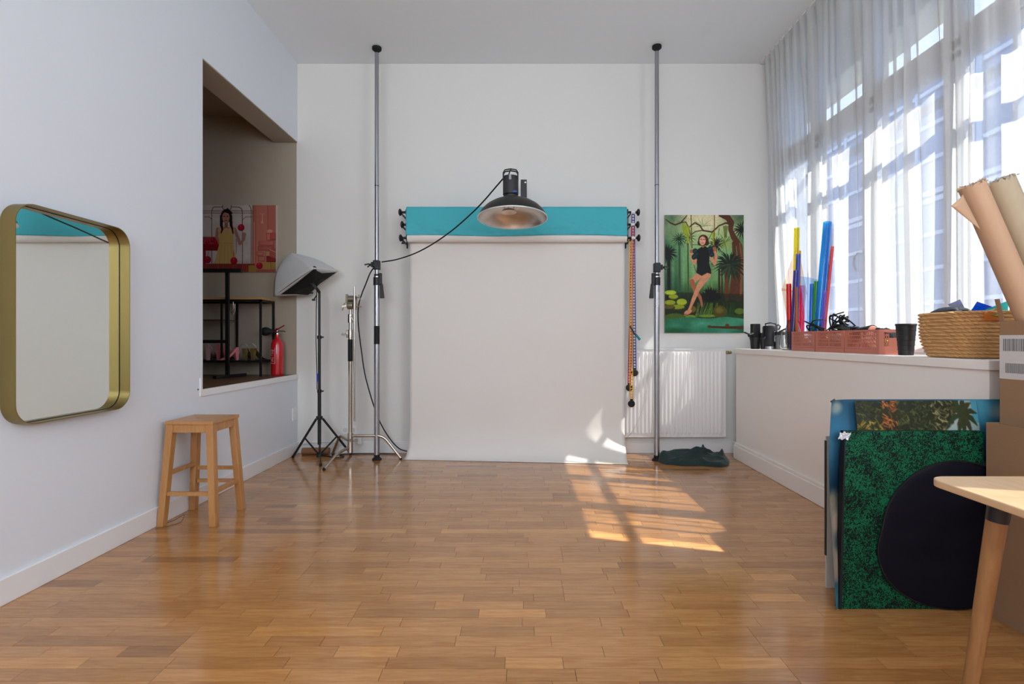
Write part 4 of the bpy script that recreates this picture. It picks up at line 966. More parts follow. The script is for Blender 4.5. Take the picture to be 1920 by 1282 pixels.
shoe(392, PK2, 'dusty mauve pump, leftmost of the shoes on the low shelf', 'slim')
shoe(412, PK, 'pink satin pump just left of the rack post', 'block')
shoe(426, PK, 'pink satin pump half hidden by the rack post', 'block')
t2 = shoe(447, PK, 'pink satin shoe tipped sideways, right of the rack post', 'block', 150, .8)
shoe(461, mat('gold_leather', S(196, 176, 112), .25, .8), 'gold heeled sandal with clear strap, nearer the pink shoes', 'sandal')
shoe(476, mat('gold_leather', S(196, 176, 112), .25, .8), 'gold heeled sandal with clear strap, nearer the extinguisher', 'sandal', -8)

# extinguisher
p = Vector((-2.385, 5.03, ZA)); 
t = thing('fire_extinguisher', 'red fire extinguisher with black horn standing in the opening of the left wall', 'fire extinguisher', p)
MB().lathe([(.052, 0), (.057, .006), (.058, .02), (.058, .29), (.054, .32), (.042, .345), (.026, .36), (.02, .37), (.02, .405)], p, n=32).build('cylinder', REDP, t, smooth=45)
MB().lathe([(.022, .402), (.022, .418), (.014, .42), (.014, .44)], p, n=16).tube(p+Vector((-.02, -.01, .425)), p+Vector((.02, -.01, .425)), .009, n=10).build('valve', CHROME, t, smooth=40)
MB().hull([p+Vector((-.03, -.008, .43)), p+Vector((-.03, .008, .43)), p+Vector((-.0, .008, .432)), p+Vector((-.0, -.008, .432))], [p+Vector((-.015, -.008, .46)), p+Vector((-.015, .008, .46)), p+Vector((.02, .008, .465)), p+Vector((.02, -.008, .465))]).beam(p+Vector((.0, 0, .452)), p+Vector((.072, 0, .492)), .014, .01).build('lever', mat('dark_red_lever', S(130, 14, 24), .3), t, bevel=.002)
MB().beam(p+Vector((0, 0, .435)), p+Vector((.06, 0, .436)), .014, .008).beam(p+Vector((.06, 0, .436)), p+Vector((.08, 0, .43)), .014, .008).build('carry_handle', BLACKM, t, bevel=.002)
hp = p+Vector((-.025, -.02, .432))
MB().lathe([(.012, 0), (.022, .02), (.036, .05), (.043, .075), (.04, .10), (.028, .115)], hp, n=20, M=Matrix.Rotation(-math.pi/2, 3, 'Y') @ Matrix.Rotation(0, 3, 'X')).build('horn', BLACKR, t, smooth=45)
LB = mat('pale_label_ink', S(214, 170, 176), .5)
m = MB()
def lab(a0, a1, z0, z1):
    n = 6; r_ = .0586
    for i in range(n):
        b0_, b1_ = a0+(a1-a0)*i/n, a0+(a1-a0)*(i+1)/n
        q = [p+Vector((math.sin(a)*r_, -math.cos(a)*r_, z)) for a, z in ((b0_, z0), (b1_, z0), (b1_, z1), (b0_, z1))]
        m.add(q, [(0, 1, 2, 3)])
for z in (.125, .14, .148, .156, .165, .173, .195, .215, .225, .238, .25): lab(R(-78), R(random.uniform(-30, -5)), z, z+.003)
lab(R(-78), R(6), .118, .1215); lab(R(2), R(6), .118, .27); lab(R(-70), R(-2), .245, .249); lab(R(-62), R(-42), .198, .214)
m.build('label', LB, t)

# =================================================================== MIRROR
t = thing('wall_mirror', 'rounded rectangular mirror in a deep brushed brass frame on the left wall', 'mirror', (XL, 2.53, .77))
my0, my1, mz0, mz1, mr = 2.205, 2.855, .768, 1.752, .095
def rr(y0, y1, z0, z1, r, n=10):
    out = []
    for cy_, cz_, a0 in ((y1-r, z1-r, 0), (y0+r, z1-r, 90), (y0+r, z0+r, 180), (y1-r, z0+r, 270)):
        for k in range(n+1):
            a = R(a0+90*k/n); out.append((cy_+math.cos(a)*r, cz_+math.sin(a)*r))
    return out
def ring(x0, x1, inset0, inset1):
    o_ = rr(my0+inset0, my1-inset0, mz0+inset0, mz1-inset0, mr-inset0); i_ = rr(my0+inset1, my1-inset1, mz0+inset1, mz1-inset1, mr-inset1)
    n = len(o_); vs_ = [(x0, a, b_) for a, b_ in o_]+[(x1, a, b_) for a, b_ in o_]+[(x1, a, b_) for a, b_ in i_]+[(x0, a, b_) for a, b_ in i_]
    fs = []
    for L0 in range(4):
        L1 = (L0+1) % 4
        for k in range(n): fs.append((L0*n+k, L0*n+(k+1) % n, L1*n+(k+1) % n, L1*n+k))
    return MB().add(vs_, fs)
ring(XL+.001, XL+.067, 0, .0035).build('brass_frame', BRASS, t, smooth=35)
pl = rr(my0+.0036, my1-.0036, mz0+.0036, mz1-.0036, mr-.0036)
M_ = Matrix(((0, 0, 1, XL), (1, 0, 0, 0), (0, 1, 0, 0), (0, 0, 0, 1)))
MB().prism(pl, .002, .010, M_).build('mirror_glass', MIRROR, t)
ring(XL+.0101, XL+.0116, .0036, .0062).build('dark_seam', BLACKM, t)

# =================================================================== STOOL
t = thing('wooden_stool', 'tall varnished pine stool with splayed legs and a hand slot against the left wall', 'stool', (-2.04, 3.3, 0))
zs = .641; sx0_, sx1_, sy0_, sy1_ = -2.190, -1.893, 3.155, 3.452
cxs, cys = (sx0_+sx1_)/2, (sy0_+sy1_)/2
m = MB().box(sx0_, sx1_, sy0_, cys-.012, zs-.02, zs).box(sx0_, sx1_, cys+.012, sy1_, zs-.02, zs).box(sx0_, cxs-.05, cys-.012, cys+.012, zs-.02, zs).box(cxs+.05, sx1_, cys-.012, cys+.012, zs-.02, zs)
m.build('seat', PINE, t, bevel=.0015)
tops = [(-2.185, 3.16), (-1.898, 3.16), (-1.898, 3.447), (-2.185, 3.447)]
bots = [(-2.222, 3.128), (-1.862, 3.128), (-1.862, 3.478), (-2.222, 3.478)]
dirs = [(1, 1), (-1, 1), (-1, -1), (1, -1)]
def legpt(i, z):
    k = (zs-.02-z)/(zs-.02); tx = tops[i][0]+(bots[i][0]-tops[i][0])*k; ty = tops[i][1]+(bots[i][1]-tops[i][1])*k
    w_ = .046-.004*k; return tx, ty, w_
for i in range(4):
    qs = []
    for z in (0, zs-.0201):
        tx, ty, w_ = legpt(i, z); dx, dy = dirs[i]
        xs_ = sorted((tx, tx+dx*w_*.92)); ys_ = sorted((ty, ty+dy*w_))
        qs.append([Vector((xs_[0], ys_[0], z)), Vector((xs_[1], ys_[0], z)), Vector((xs_[1], ys_[1], z)), Vector((xs_[0], ys_[1], z))])
    MB().hull(qs[0], qs[1]).build('leg', PINE, t, bevel=.002)
def rail(i, j, z, h, th_, name='rail', inset=.02):
    a = legpt(i, z); b_ = legpt(j, z)
    pa = Vector((a[0]+dirs[i][0]*inset, a[1]+dirs[i][1]*inset, z)); pb = Vector((b_[0]+dirs[j][0]*inset, b_[1]+dirs[j][1]*inset, z))
    d = (pb-pa).normalized(); pa = pa+d*.02; pb = pb-d*.02
    MB().beam(pa, pb, th_, h).build(name, PINE, t, bevel=.0015)
for i, j in ((0, 1), (1, 2), (2, 3), (3, 0)): rail(i, j, zs-.046, .05, .018, 'apron', .014)
rail(0, 1, .195, .024, .022); rail(0, 3, .315, .022, .03); rail(1, 2, .20, .022, .035, inset=.026); rail(2, 3, .285, .024, .018); rail(3, 2, .20, .02, .03, inset=.03)

# =================================================================== THINGS ON THE LEDGE
# folding crates
PLC = mat('terracotta_plastic', S(196, 118, 98), .45, var=.03)
def crate(y0, y1, label, xw0=2.185, xw1=2.365, h=.152):
    t = thing('folding_crate', label, 'crate', ((xw0+xw1)/2, (y0+y1)/2, ZS), 'terracotta folding crates on the ledge')
    z0 = ZS; th_ = .006
    MB().box(xw0, xw1, y0, y1, z0, z0+.006).box(xw0, xw1, y0, y0+th_, z0+.006, z0+.03).box(xw0, xw1, y1-th_, y1, z0+.006, z0+.03).box(xw0, xw0+th_, y0+th_, y1-th_, z0+.006, z0+.03).box(xw1-th_, xw1, y0+th_, y1-th_, z0+.006, z0+.03).build('base_tray', PLC, t)
    m = MB(); zt = z0+h
    def lat(face, a0, a1, pos):
        """lattice wall; face 'x' = plane of constant x running along y"""
        def bx(a, b_, z_0, z_1, e=0):
            if face == 'x': m.box(pos-e, pos+.004+e, a, b_, z_0, z_1)
            else: m.box(a, b_, pos-e, pos+.004+e, z_0, z_1)
        def bm_(a, z_a, b_, z_b):
            if face == 'x': m.beam((pos+.002, a, z_a), (pos+.002, b_, z_b), .003, .0045)
            else: m.beam((a, pos+.002, z_a), (b_, pos+.002, z_b), .0045, .003)
        bx(a0, a1, zt-.012, zt, .002); bx(a0, a0+.022, z0+.032, zt-.012); bx(a1-.022, a1, z0+.032, zt-.012); bx(a0+.022, a1-.022, z0+.032, z0+.042)
        mid = (a0+a1)/2; bx(mid-.004, mid+.004, z0+.042, zt-.012, .0007)
        nr = 4; zr0 = z0+.042; dz = (zt-.012-zr0)/nr
        for r_ in range(1, nr): bx(a0+.022, a1-.022, zr0+dz*r_-.003, zr0+dz*r_+.003)
        for half, (b0_, b1_) in enumerate(((a0+.022, mid-.004), (mid+.004, a1-.022))):
            n = max(3, int((b1_-b0_)/.0135)); s_ = 1 if half == 0 else -1
            for r_ in range(nr):
                for k in range(n+1):
                    a = b0_+(b1_-b0_)*k/n; sk = .005*s_
                    bm_(min(b1_, max(b0_, a-sk)), zr0+dz*r_, min(b1_, max(b0_, a+sk)), zr0+dz*(r_+1))
    for pos_ in (xw0, xw1-.004):
        m.v = []; m.f = []; lat('x', y0+.004, y1-.004, pos_); m.build('side_panel', PLC, t)
    for yy_ in (y0, y1-.004):
        e = MB(); e.box(xw0, xw1, yy_, yy_+.004, zt-.018, zt); e.box(xw0, xw0+.03, yy_, yy_+.004, z0+.03, zt-.018); e.box(xw1-.03, xw1, yy_, yy_+.004, z0+.03, zt-.018)
        e.box(xw0+.03, xw1-.03, yy_, yy_+.004, z0+.03, z0+.05).box(xw0+.06, xw1-.03, yy_, yy_+.004, z0+.05, z0+.10)
        for r_ in range(4): e.box(xw0+.03, xw0+.06, yy_, yy_+.004, z0+.052+r_*.02, z0+.06+r_*.02)
        for k in range(3): e.beam((xw0+.032+k*.012, yy_+.002, z0+.05), (xw0+.036+k*.012, yy_+.002, z0+.128), .004, .004)
        e.build('end_panel', PLC, t)
crate(3.80, 4.12, 'terracotta lattice crate at the left end of the row, colour gels standing in it')
crate(3.455, 3.785, 'middle terracotta lattice crate with tangled black cables')
crate(3.115, 3.445, 'nearest terracotta lattice crate, its end panel open beside the black cups')

# gels: rolled coloured film
def gelmat(name, col): return thin_mat(name, tuple(x**.75 for x in col), .5, .8, gloss=1)
def gel(px0, py0, px1, py1, Y0_, Y1_, r, col, label, group='rolled colour gels'):
    a = P(px0, py0, Y0_); b_ = P(px1, py1, Y1_)
    t = MB(); u, v, d = frame_of(b_-a); L_ = (b_-a).length
    # a spiral wall of film: open scroll, 1.6 turns
    n = 30; vs_ = []
    for e in (a, b_):
        for k in range(n):
            th_ = 2*math.pi*1.15*k/(n-1); rr_ = r*(1-.22*k/(n-1)); vs_.append(e+u*math.cos(th_)*rr_+v*math.sin(th_)*rr_)
    t.add(vs_, [(k, k+1, n+k+1, n+k) for k in range(n-1)])
    nm = 'gel_'+label.split()[0].replace(',', '')
    o = t.build('gel_roll', gelmat(nm+str(len(MATS)), S(*col)), smooth=70); meta(o, label, 'gel', group); return o
YV = 4.28
gel(1494, 427, 1491, 640, YV+.02, YV+.02, .024, (232, 214, 20), 'yellow gel roll, tallest standing in the glass vase')
gel(1499, 470, 1498, 648, YV+.05, YV+.03, .014, (250, 200, 50), 'amber gel roll just behind the yellow one in the vase')
gel(1497, 476, 1492, 650, YV-.02, YV-.02, .019, (60, 90, 205), 'mid blue gel roll reaching halfway up the yellow one')
gel(1493, 507, 1486, 655, YV-.045, YV-.045, .024, (70, 70, 180), 'wide indigo gel roll in front in the vase')
gel(1479, 532, 1481, 652, YV, YV, .022, (225, 30, 30), 'red gel roll at the left of the vase bunch')
gel(1493, 538, 1494, 655, YV-.07, YV-.07, .012, (245, 130, 40), 'narrow orange gel roll foremost in the vase')
gel(1505, 535, 1503, 648, YV-.01, YV-.01, .022, (225, 40, 110), 'magenta gel roll at the right of the vase bunch')
gel(1552, 416, 1531, 650, 3.93, 3.93, .033, (20, 135, 215), 'tall bright blue gel roll leaning in the first crate')
gel(1560, 420, 1542, 650, 4.0, 4.0, .022, (10, 100, 170), 'darker blue gel roll close behind the tall bright blue one')
gel(1561, 462, 1543, 650, 3.88, 3.90, .012, (225, 70, 60), 'thin coral red gel roll right of the tall blue rolls')
gel(1531, 527, 1526, 650, 3.98, 3.98, .020, (60, 160, 40), 'short green gel roll left of the tall blue rolls')
gel(1523, 532, 1520, 650, 4.02, 4.02, .018, (40, 120, 220), 'short azure gel roll at the left in the first crate')
gel(1548, 545, 1540, 650, 3.86, 3.88, .012, (150, 90, 190), 'thin violet gel roll standing lowest beside the coral one')
# flat curved film sheets
def film(pts, col, label, bulge=.03):
    a, b_, c_, d = pts; n = Vector((-.3, -1, 0)).normalized()
    o = MB().grid(lambda u, v: a.lerp(b_, u).lerp(d.lerp(c_, u), v)+n*bulge*math.sin(math.pi*u), 16, 8).build('gel_sheet', thin_mat('film'+str(len(MATS)), S(*col), .72, .7, gloss=1), smooth=70)
    meta(o, label, 'gel', 'loose colour gel sheets'); return o
film([P(1492, 463, 4.34), P(1497, 463, 4.36), P(1514, 552, 4.30), P(1465, 545, 4.36)], (250, 205, 170), 'peach translucent gel sheet flaring behind the yellow roll')
film([P(1465, 540, 4.36), P(1512, 552, 4.30), P(1500, 620, 4.34), P(1478, 610, 4.36)], (250, 205, 170), 'lower fold of peach translucent gel in the vase')
film([P(1500, 518, 4.2), P(1533, 524, 4.12), P(1522, 625, 4.05), P(1512, 622, 4.10)], (150, 190, 240), 'pale blue translucent gel cone between vase and crate')

# glass vase
t = thing('glass_vase', 'clear glass vase holding the left bunch of colour gels', 'vase', P(1487, 655, YV))
vx, vy = P(1487, 655, YV).x, YV
MB().lathe([(.03, .002), (.045, .012), (.055, .05), (.06, .11), (.056, .17), (.045, .22), (.04, .25)], (vx, vy, ZS), n=32, caps=(True, False)).build('bowl', CLEAR, t, smooth=60, solid=.004)
t = thing('hurricane_glass', 'smaller clear glass standing left of the gel vase', 'vase', (vx-.07, vy+.12, ZS))
MB().lathe([(.028, .002), (.04, .01), (.05, .05), (.046, .11), (.034, .15), (.03, .16)], (2.307, 4.44, ZS), n=32, caps=(True, False)).build('bowl', CLEAR, t, smooth=60, solid=.004)

# strobe head standing on its front
sp = Vector((P(1444, 650, 4.72).x, 4.72, ZS))
t = thing('strobe_head', 'black cylindrical flash head standing upright on the ledge, white lettering', 'flash', sp)
MB().lathe([(.055, 0), (.055, .026)], sp, n=32).build('metal_ring', ALU, t, smooth=40)
MB().lathe([(.060, .026), (.062, .03), (.062, .205), (.056, .215)], sp, n=32).build('housing', BLACKP, t, smooth=40)
MB().path([sp+Vector((-.045, -.01, .21)), sp+Vector((-.05, -.01, .232)), sp+Vector((0, -.01, .243)), sp+Vector((.045, -.01, .232)), sp+Vector((.05, -.01, .21))], .006).path([sp+Vector((.045, 0, .20)), sp+Vector((.075, 0, .225)), sp+Vector((.095, 0, .21)), sp+Vector((.085, 0, .185)), sp+Vector((.06, 0, .18))], .006).build('handle', BLACKM, t, smooth=50)
a_ = R(38); M_ = Matrix.Translation(sp+Vector((.012, -.0635, .115))) @ Matrix.Rotation(.3, 4, 'Z') @ Matrix.Rotation(math.pi/2, 4, 'X') @ Matrix.Rotation(-math.pi/2, 4, 'Z')
text_mesh('lettering', 'mini PULSO', .019, M_, mat('white_ink', S(245, 245, 248), .5), t, .0015)
# bracketed lamp mount left of it
bp_ = Vector((P(1418, 652, 4.78).x, 4.78, ZS))
t = thing('lamp_mount', 'black lamp mount with silver lever and spigot left of the flash head', 'mount', bp_)
MB().lathe([(.04, 0), (.046, .08), (.052, .10), (.052, .112)], bp_+Vector((0, .02, 0)), n=20).box(bp_.x-.035, bp_.x+.035, bp_.y-.01, bp_.y+.05, ZS+.112, ZS+.235).build('body', BLACKP, t, smooth=40, bevel=.004)
MB().lathe([(.024, 0), (.026, .09), (.03, .10), (.03, .11)], bp_+Vector((.045, -.045, 0)), n=16).box(bp_.x+.015, bp_.x+.07, bp_.y-.07, bp_.y-.02, ZS+.11, ZS+.15).build('socket', BLACKP, t, smooth=40, bevel=.004)
MB().tube(bp_+Vector((.048, -.045, .15)), bp_+Vector((.048, -.045, .205)), .012, n=14).beam(bp_+Vector((.065, -.075, .145)), bp_+Vector((.035, -.085, .095)), .012, .008).build('silver_lever', ALU, t, smooth=40)
MB().tube(bp_+Vector((-.03, 0, .14)), bp_+Vector((-.075, -.01, .125)), .016, n=12).beam(bp_+Vector((-.07, -.01, .135)), bp_+Vector((-.12, -.02, .155)), .01, .012).build('knob', BLACKP, t, smooth=40)
# grey mount right of it
gp = Vector((P(1462, 653, 4.58).x, 4.58, ZS)); GRM = mat('grey_housing', S(120, 124, 126), .45)
t = thing('grey_lamp_mount', 'grey cylinder with a black clamp top between the flash head and the glass', 'mount', gp)
MB().lathe([(.032, 0), (.034, .12), (.03, .13)], gp+Vector((.03, .06, 0)), n=20).build('body', GRM, t, smooth=40)
MB().box(gp.x-.01, gp.x+.065, gp.y+.03, gp.y+.08, ZS+.13, ZS+.158).beam(gp+Vector((.01, .04, .155)), gp+Vector((.065, .02, .185)), .02, .014).build('clamp', BLACKP, t, bevel=.004)

# cables and gear in the crates
def tangle(cx_2, cy_2, n, seed, label, hx=.07, hy=.16, hz=.075):
    q = random.Random(seed); pts = []
    for k in range(n):
        a = k*2.3+q.uniform(-.5, .5); pts.append(Vector((cx_2+math.cos(a)*hx*q.uniform(.3, 1), cy_2+math.sin(a)*hy*q.uniform(.3, 1), ZS+.135+q.uniform(-.02, 1)**2*hz*1.5)))
    o = cable('cable_tangle', pts, .0048, CAB, label, 'cable', 'cables heaped in the crates'); return o
tangle(2.27, 3.93, 16, 3, 'black cables looping over the first terracotta crate', hy=.13)
tangle(2.27, 3.66, 22, 9, 'black cables looping high over the middle crate', hz=.10)
tangle(2.28, 3.55, 10, 21, 'thin black cable loops beside the power adapter', hz=.095, hy=.08)
p0 = P(1588, 598, 3.6); p1 = P(1612, 612, 3.5)
t = thing('power_adapter', 'glossy black power adapter lying on cables in the middle crate', 'adapter', (p0.x, 3.55, ZS+.14))
GB = mat('gloss_black', S(30, 30, 38), .18, coat=.5)
MB().beam(Vector((2.27, 3.66, ZS+.185)), Vector((2.26, 3.45, ZS+.16)), .06, .035).build('body', GB, t, bevel=.006)
MB().beam(Vector((2.23, 3.655, ZS+.155)), Vector((2.225, 3.47, ZS+.13)), .02, .02).build('plug', BLACKP, t, bevel=.004)
t = thing('corded_grip', 'ribbed black tube with a pinkish end lying in the nearest crate', 'tube', (2.27, 3.3, ZS+.1))
a = Vector((2.285, 3.52, ZS+.125)); b_ = Vector((2.255, 3.27, ZS+.148)); m = MB()
for k in range(9):
    c0 = a.lerp(b_, k/9); c1 = a.lerp(b_, (k+.8)/9); c2 = a.lerp(b_, (k+1)/9); m.tube(c0, c1, .036, n=18).tube(c1, c2, .032, n=18)
m.build('ribbed_tube', BLACKP, t, smooth=40)
MB().tube(b_, b_+(b_-a).normalized()*.01, .03, .022, n=18).build('pink_end', mat('salmon_cap', S(226, 150, 130), .4), t, smooth=40)
def lump(cx_2, cy_2, cz_2, rx, ry, rz, m_, seed, label, name='cloth', cat='cloth', amp=.25, parent=None):
    def fn(u, v):
        a = 2*math.pi*u; ph = math.pi/2*(1-v)
        d = Vector((math.cos(a)*math.cos(ph), math.sin(a)*math.cos(ph), math.sin(ph)))
        k = 1+amp*(mnoise.noise(d*1.8+Vector((seed, 0, 0)))+.6*abs(mnoise.noise(d*4.5+Vector((0, seed, 0)))))
        return Vector((cx_2+d.x*rx*k, cy_2+d.y*ry*k, cz_2+d.z*rz*k))
    o = MB().grid(fn, 60, 24, wrap=True).build(name, m_, parent, smooth=75)
    if label: meta(o, label, cat)
    return o
lump(2.29, 3.22, ZS+.09, .06, .075, .07, mat('dark_glove_cloth', S(30, 34, 36), .8), 5, 'black cloth bundle in the nearest crate next to the ribbed tube', 'cloth_bundle')
lump(2.25, 3.17, ZS+.045, .035, .04, .05, mat('neon_lime', S(190, 205, 40), .5), 8, 'lime yellow item showing through the open end of the nearest crate', 'lime_strap', 'strap')
lump(2.33, 3.74, ZS+.08, .03, .05, .06, mat('pale_bag', S(200, 205, 214), .5), 2, 'small pale plastic bag between cables in the middle crate', 'plastic_bag', 'bag')
# stack of black cups
cpx = Vector((2.235, 2.965, ZS))
t = thing('stacked_cups', 'tapered stack of black plastic cups between crate and basket', 'cup stack', cpx)
m = MB(); prof = [(.036, 0)]
for k in range(6):
    z = .005+k*.028; r0 = .037+k*.0022; prof += [(r0, z), (r0+.001, z+.024), (r0+.0035, z+.025), (r0+.0035, z+.028)]
prof += [(.053, .176), (.05, .182)]
MB().lathe(prof, cpx, n=28).build('cups', BLACKP, t, smooth=30)
# basket
bc = Vector((2.25, 2.575, ZS)); bhx, bhy = .145, .185; bh = .226
BAS = mat('water_hyacinth', S(206, 160, 106), .8, var=.22, vscale=18, bump=.2, bscale=120)
t = thing('woven_basket', 'large woven water hyacinth basket on the ledge filled with cloth and gels', 'basket', bc)
def sup(a, hx, hy, e=.55):
    c_, s_ = math.cos(a), math.sin(a); return hx*math.copysign(abs(c_)**e, c_), hy*math.copysign(abs(s_)**e, s_)
def bk(u, v):
    rows = 13; z = v*bh; k = v
    flare = .80+.20*min(1, (k/.45))**.7 if k < .45 else 1.0+.03*(k-.45)
    rowp = (v*rows) % 1; r_i = int(v*rows)
    bump = .0105*math.sin(math.pi*rowp)**.6
    tw = .25+.75*abs(math.sin(math.pi*(u*30+rowp*.9+r_i*.5)))**.8
    x, y_ = sup(2*math.pi*u, 1, 1); rad = flare+(bump*tw-.004)/.17
    jit = 1+.012*mnoise.noise(Vector((x*6, y_*6, z*60)))
    return bc+Vector((x*bhx*rad*jit, y_*bhy*rad*jit, .002+z))
MB().grid(bk, 540, 105, wrap=True).build('weave', BAS, t, smooth=80)
def bki(u, v):
    x, y_ = sup(2*math.pi*u, 1, 1); f = (.78+.2*min(1, v/.45)); return bc+Vector((x*bhx*(f-.02), y_*bhy*(f-.02), .006+v*(bh-.008)))
MB().grid(bki, 60, 10, wrap=True).add([bc+Vector((sup(2*math.pi*k/40, bhx*.8, bhy*.8)[0], sup(2*math.pi*k/40, bhx*.8, bhy*.8)[1], .003)) for k in range(40)], [tuple(range(40))]).build('liner', mat('basket_liner', S(120, 86, 52), .9), t, smooth=60)
zb_ = ZS+bh
lump(2.235, 2.66, zb_-.035, .075, .085, .06, mat('dark_blue_grey_cloth', S(58, 60, 74), .7, var=.2, bump=.2, bscale=30), 3, 'dark grey blue cloth heaped at the left in the basket', 'folded_cloth', amp=.35)
m = MB().lathe([(.002, .03), (.05, .026), (.085, .012), (.098, .0), (.092, -.004), (.002, .012)], (2.245, 2.68, zb_+.005), n=36, M=Matrix.Rotation(R(-6), 3, 'X'), caps=(False, False), sx=.8)
o = m.build('flat_cap', mat('charcoal_felt', S(44, 46, 56), .75), smooth=50); meta(o, 'dark flat disc of cloth on the far side of the basket rim', 'cap')
def shard(pts, col, label, tr=.35):
    m = MB(); n = len(pts); m.add(pts, [tuple(range(n))])
    o = m.build('gel_offcut', thin_mat('shard'+str(len(MATS)), S(*col), tr, .75, gloss=1), solid=.0006); meta(o, label, 'gel', 'gel offcuts in the basket')
def BP(px, py, Y=2.56): return P(px, py, Y)
shard([BP(1820, 583), BP(1832, 565), BP(1864, 576), BP(1858, 584.5)], (10, 90, 225), 'blue gel offcut sticking up at the right of the basket')
shard([BP(1848, 580, 2.50), BP(1891, 563, 2.50), BP(1890, 584.5, 2.50), BP(1856, 590, 2.49)], (70, 210, 200), 'turquoise gel offcut pointing right above the basket rim')
ybf = 2.366
shard([P(1856, 581, 2.40), P(1872, 577, 2.40), P(1881, 588, ybf), P(1879, 600, ybf-.003), P(1846, 600, ybf+.012), P(1845, 587, ybf+.012)], (245, 170, 30), 'orange yellow gel offcut folded over the front of the basket rim', .15)
shard([P(1860, 584, 2.41), P(1873, 575, 2.41), P(1880, 591, ybf-.004), P(1858, 592, ybf+.004)], (140, 205, 50), 'lime green gel offcut over the orange one', .15)
shard([BP(1892, 583, 2.5), BP(1898, 562, 2.5), BP(1904, 583, 2.5)], (250, 150, 110), 'pale coral gel offcut at the right end of the basket')
shard([BP(1812, 584), BP(1817, 581), BP(1830, 584)], (250, 210, 90), 'small yellow gel offcut at the middle of the basket rim')
shard([P(1777, 571, 2.7), P(1800, 561, 2.7), P(1810, 580, 2.65), P(1790, 582, 2.65)], (150, 156, 190), 'grey violet film sheet standing in the basket behind the cloth', .4)

# =================================================================== BOARDS LEANING ON THE LEDGE END
def skyc():
    c = Canvas(0, 380, 0, 380, 130, 130)
    c.vgrad([(0, (44, 84, 108)), (60, (56, 104, 132)), (120, (44, 86, 112)), (170, (18, 46, 66)), (260, (40, 76, 88)), (380, (60, 120, 140))])
    n = c.noise(5, 5, 21, 4); k = np.clip((n-.5)*5, 0, 1)
    c.blend(k*np.clip((c.Y-140)/60, 0, 1), (176, 164, 146), .85); c.blend(k*np.clip((c.X-240)/60, 0, 1), (150, 168, 166), .7)
    c.ell(300, 20, 60, 60, (70, 150, 176), .8, soft=.8); c.ell(18, 16, 22, 16, (176, 176, 160), .9, soft=.6)
    for x, y_, a, b_, col, al in ((6, 60, 50, 60, (70, 130, 165), .7), (8, 185, 34, 26, (150, 140, 120), .9), (20, 225, 32, 40, (186, 166, 144), .95), (30, 262, 26, 26, (50, 70, 70), .8), (22, 305, 30, 38, (180, 160, 140), .95), (12, 355, 34, 26, (70, 130, 150), .9), (300, 14, 60, 26, (84, 160, 186), .9), (345, 24, 30, 20, (170, 186, 186), .8)):
        c.ell(x, y_, a, b_, col, al, soft=.7)
    return c
def palmc():
    c = Canvas(0, 240, 0, 120, 150, 75)
    c.vgrad([(0, (44, 50, 34)), (60, (52, 54, 34)), (120, (60, 56, 30))])
    c.blend(c.noise(12, 5, 4), (24, 28, 18), .6)
    q = random.Random(6)
    for k in range(700):
        x = q.uniform(0, 190); y_ = q.uniform(-5, 110); a = q.uniform(-2.4, -.4); L_ = q.uniform(5, 16)
        if 50 < x < 80: col = (180, 96, 44)
        elif x < 50 and y_ > 35: col = (170, 140, 50)
        elif x > 150: col = (134, 130, 88)
        else: col = q.choice([(74, 84, 56), (50, 60, 36), (90, 88, 40), (28, 36, 24)])
        kk = q.uniform(.6, 1.3); c.stroke([(x, y_), (x+math.cos(a)*L_, y_-math.sin(a)*L_*.5)], 1.8, [v*kk for v in col], .8)
    c.poly([(165, 60), (190, 40), (205, -5), (240, -5), (240, 120), (172, 120)], (150, 168, 166)); c.poly([(226, -5), (240, -5), (240, 40), (228, 40)], (80, 150, 170))
    c.ell(175, 68, 16, 14, (190, 178, 150), .8, soft=.5)
    for a in (-150, -118, -80, -50, -15, 20, 55, 85, 110, 160): c.stroke([(207, 24), (207+math.cos(R(a))*18, 24+math.sin(R(a))*20), (207+math.cos(R(a))*30, 24+math.sin(R(a))*36+8)], [6, 10, 2], (50+a % 20, 62, 40))
    return c
# sky print: big curved sheet
t = thing('sky_print', 'large curled print of blue sky and clouds standing behind the green folder', 'print', (1.7, 2.33, 0))
def skyf(u, v):
    z = .88*(1-v)+.004; curl = max(0, .14-u)/.14
    xl_ = 1.318+.024*math.cos((z-.45)*2.6)*-1+.024
    x = xl_+(2.19-xl_)*u; y_ = 2.222+.026*(1-v)-.06*curl**2+.008*math.sin(v*6)*curl
    return Vector((x, y_-.0, z))
skyc().mesh('printed_face', skyf, t, PRINT)
MB().grid(lambda u, v: skyf(u, v)+Vector((.002, .003, 0)), 30, 30).build('backing', mat('print_back', S(60, 62, 66), .7), t, smooth=60)
MB().tube(Vector((1.338, 2.20, .880)), Vector((1.375, 2.24, .884)), .004, n=6).build('black_clip', BLACKM, t)
# foam board behind at the left
t = thing('foam_board', 'thin pale board with a black edge behind the sky print, at its left', 'board', (1.5, 2.42, 0))
MB().box(1.415, 2.02, 2.365, 2.372, 0, .70).build('face_sheet', mat('pale_board', S(196, 190, 182), .7), t); MB().box(1.411, 1.415, 2.363, 2.374, .15, .68).build('black_edge', BLACKM, t)
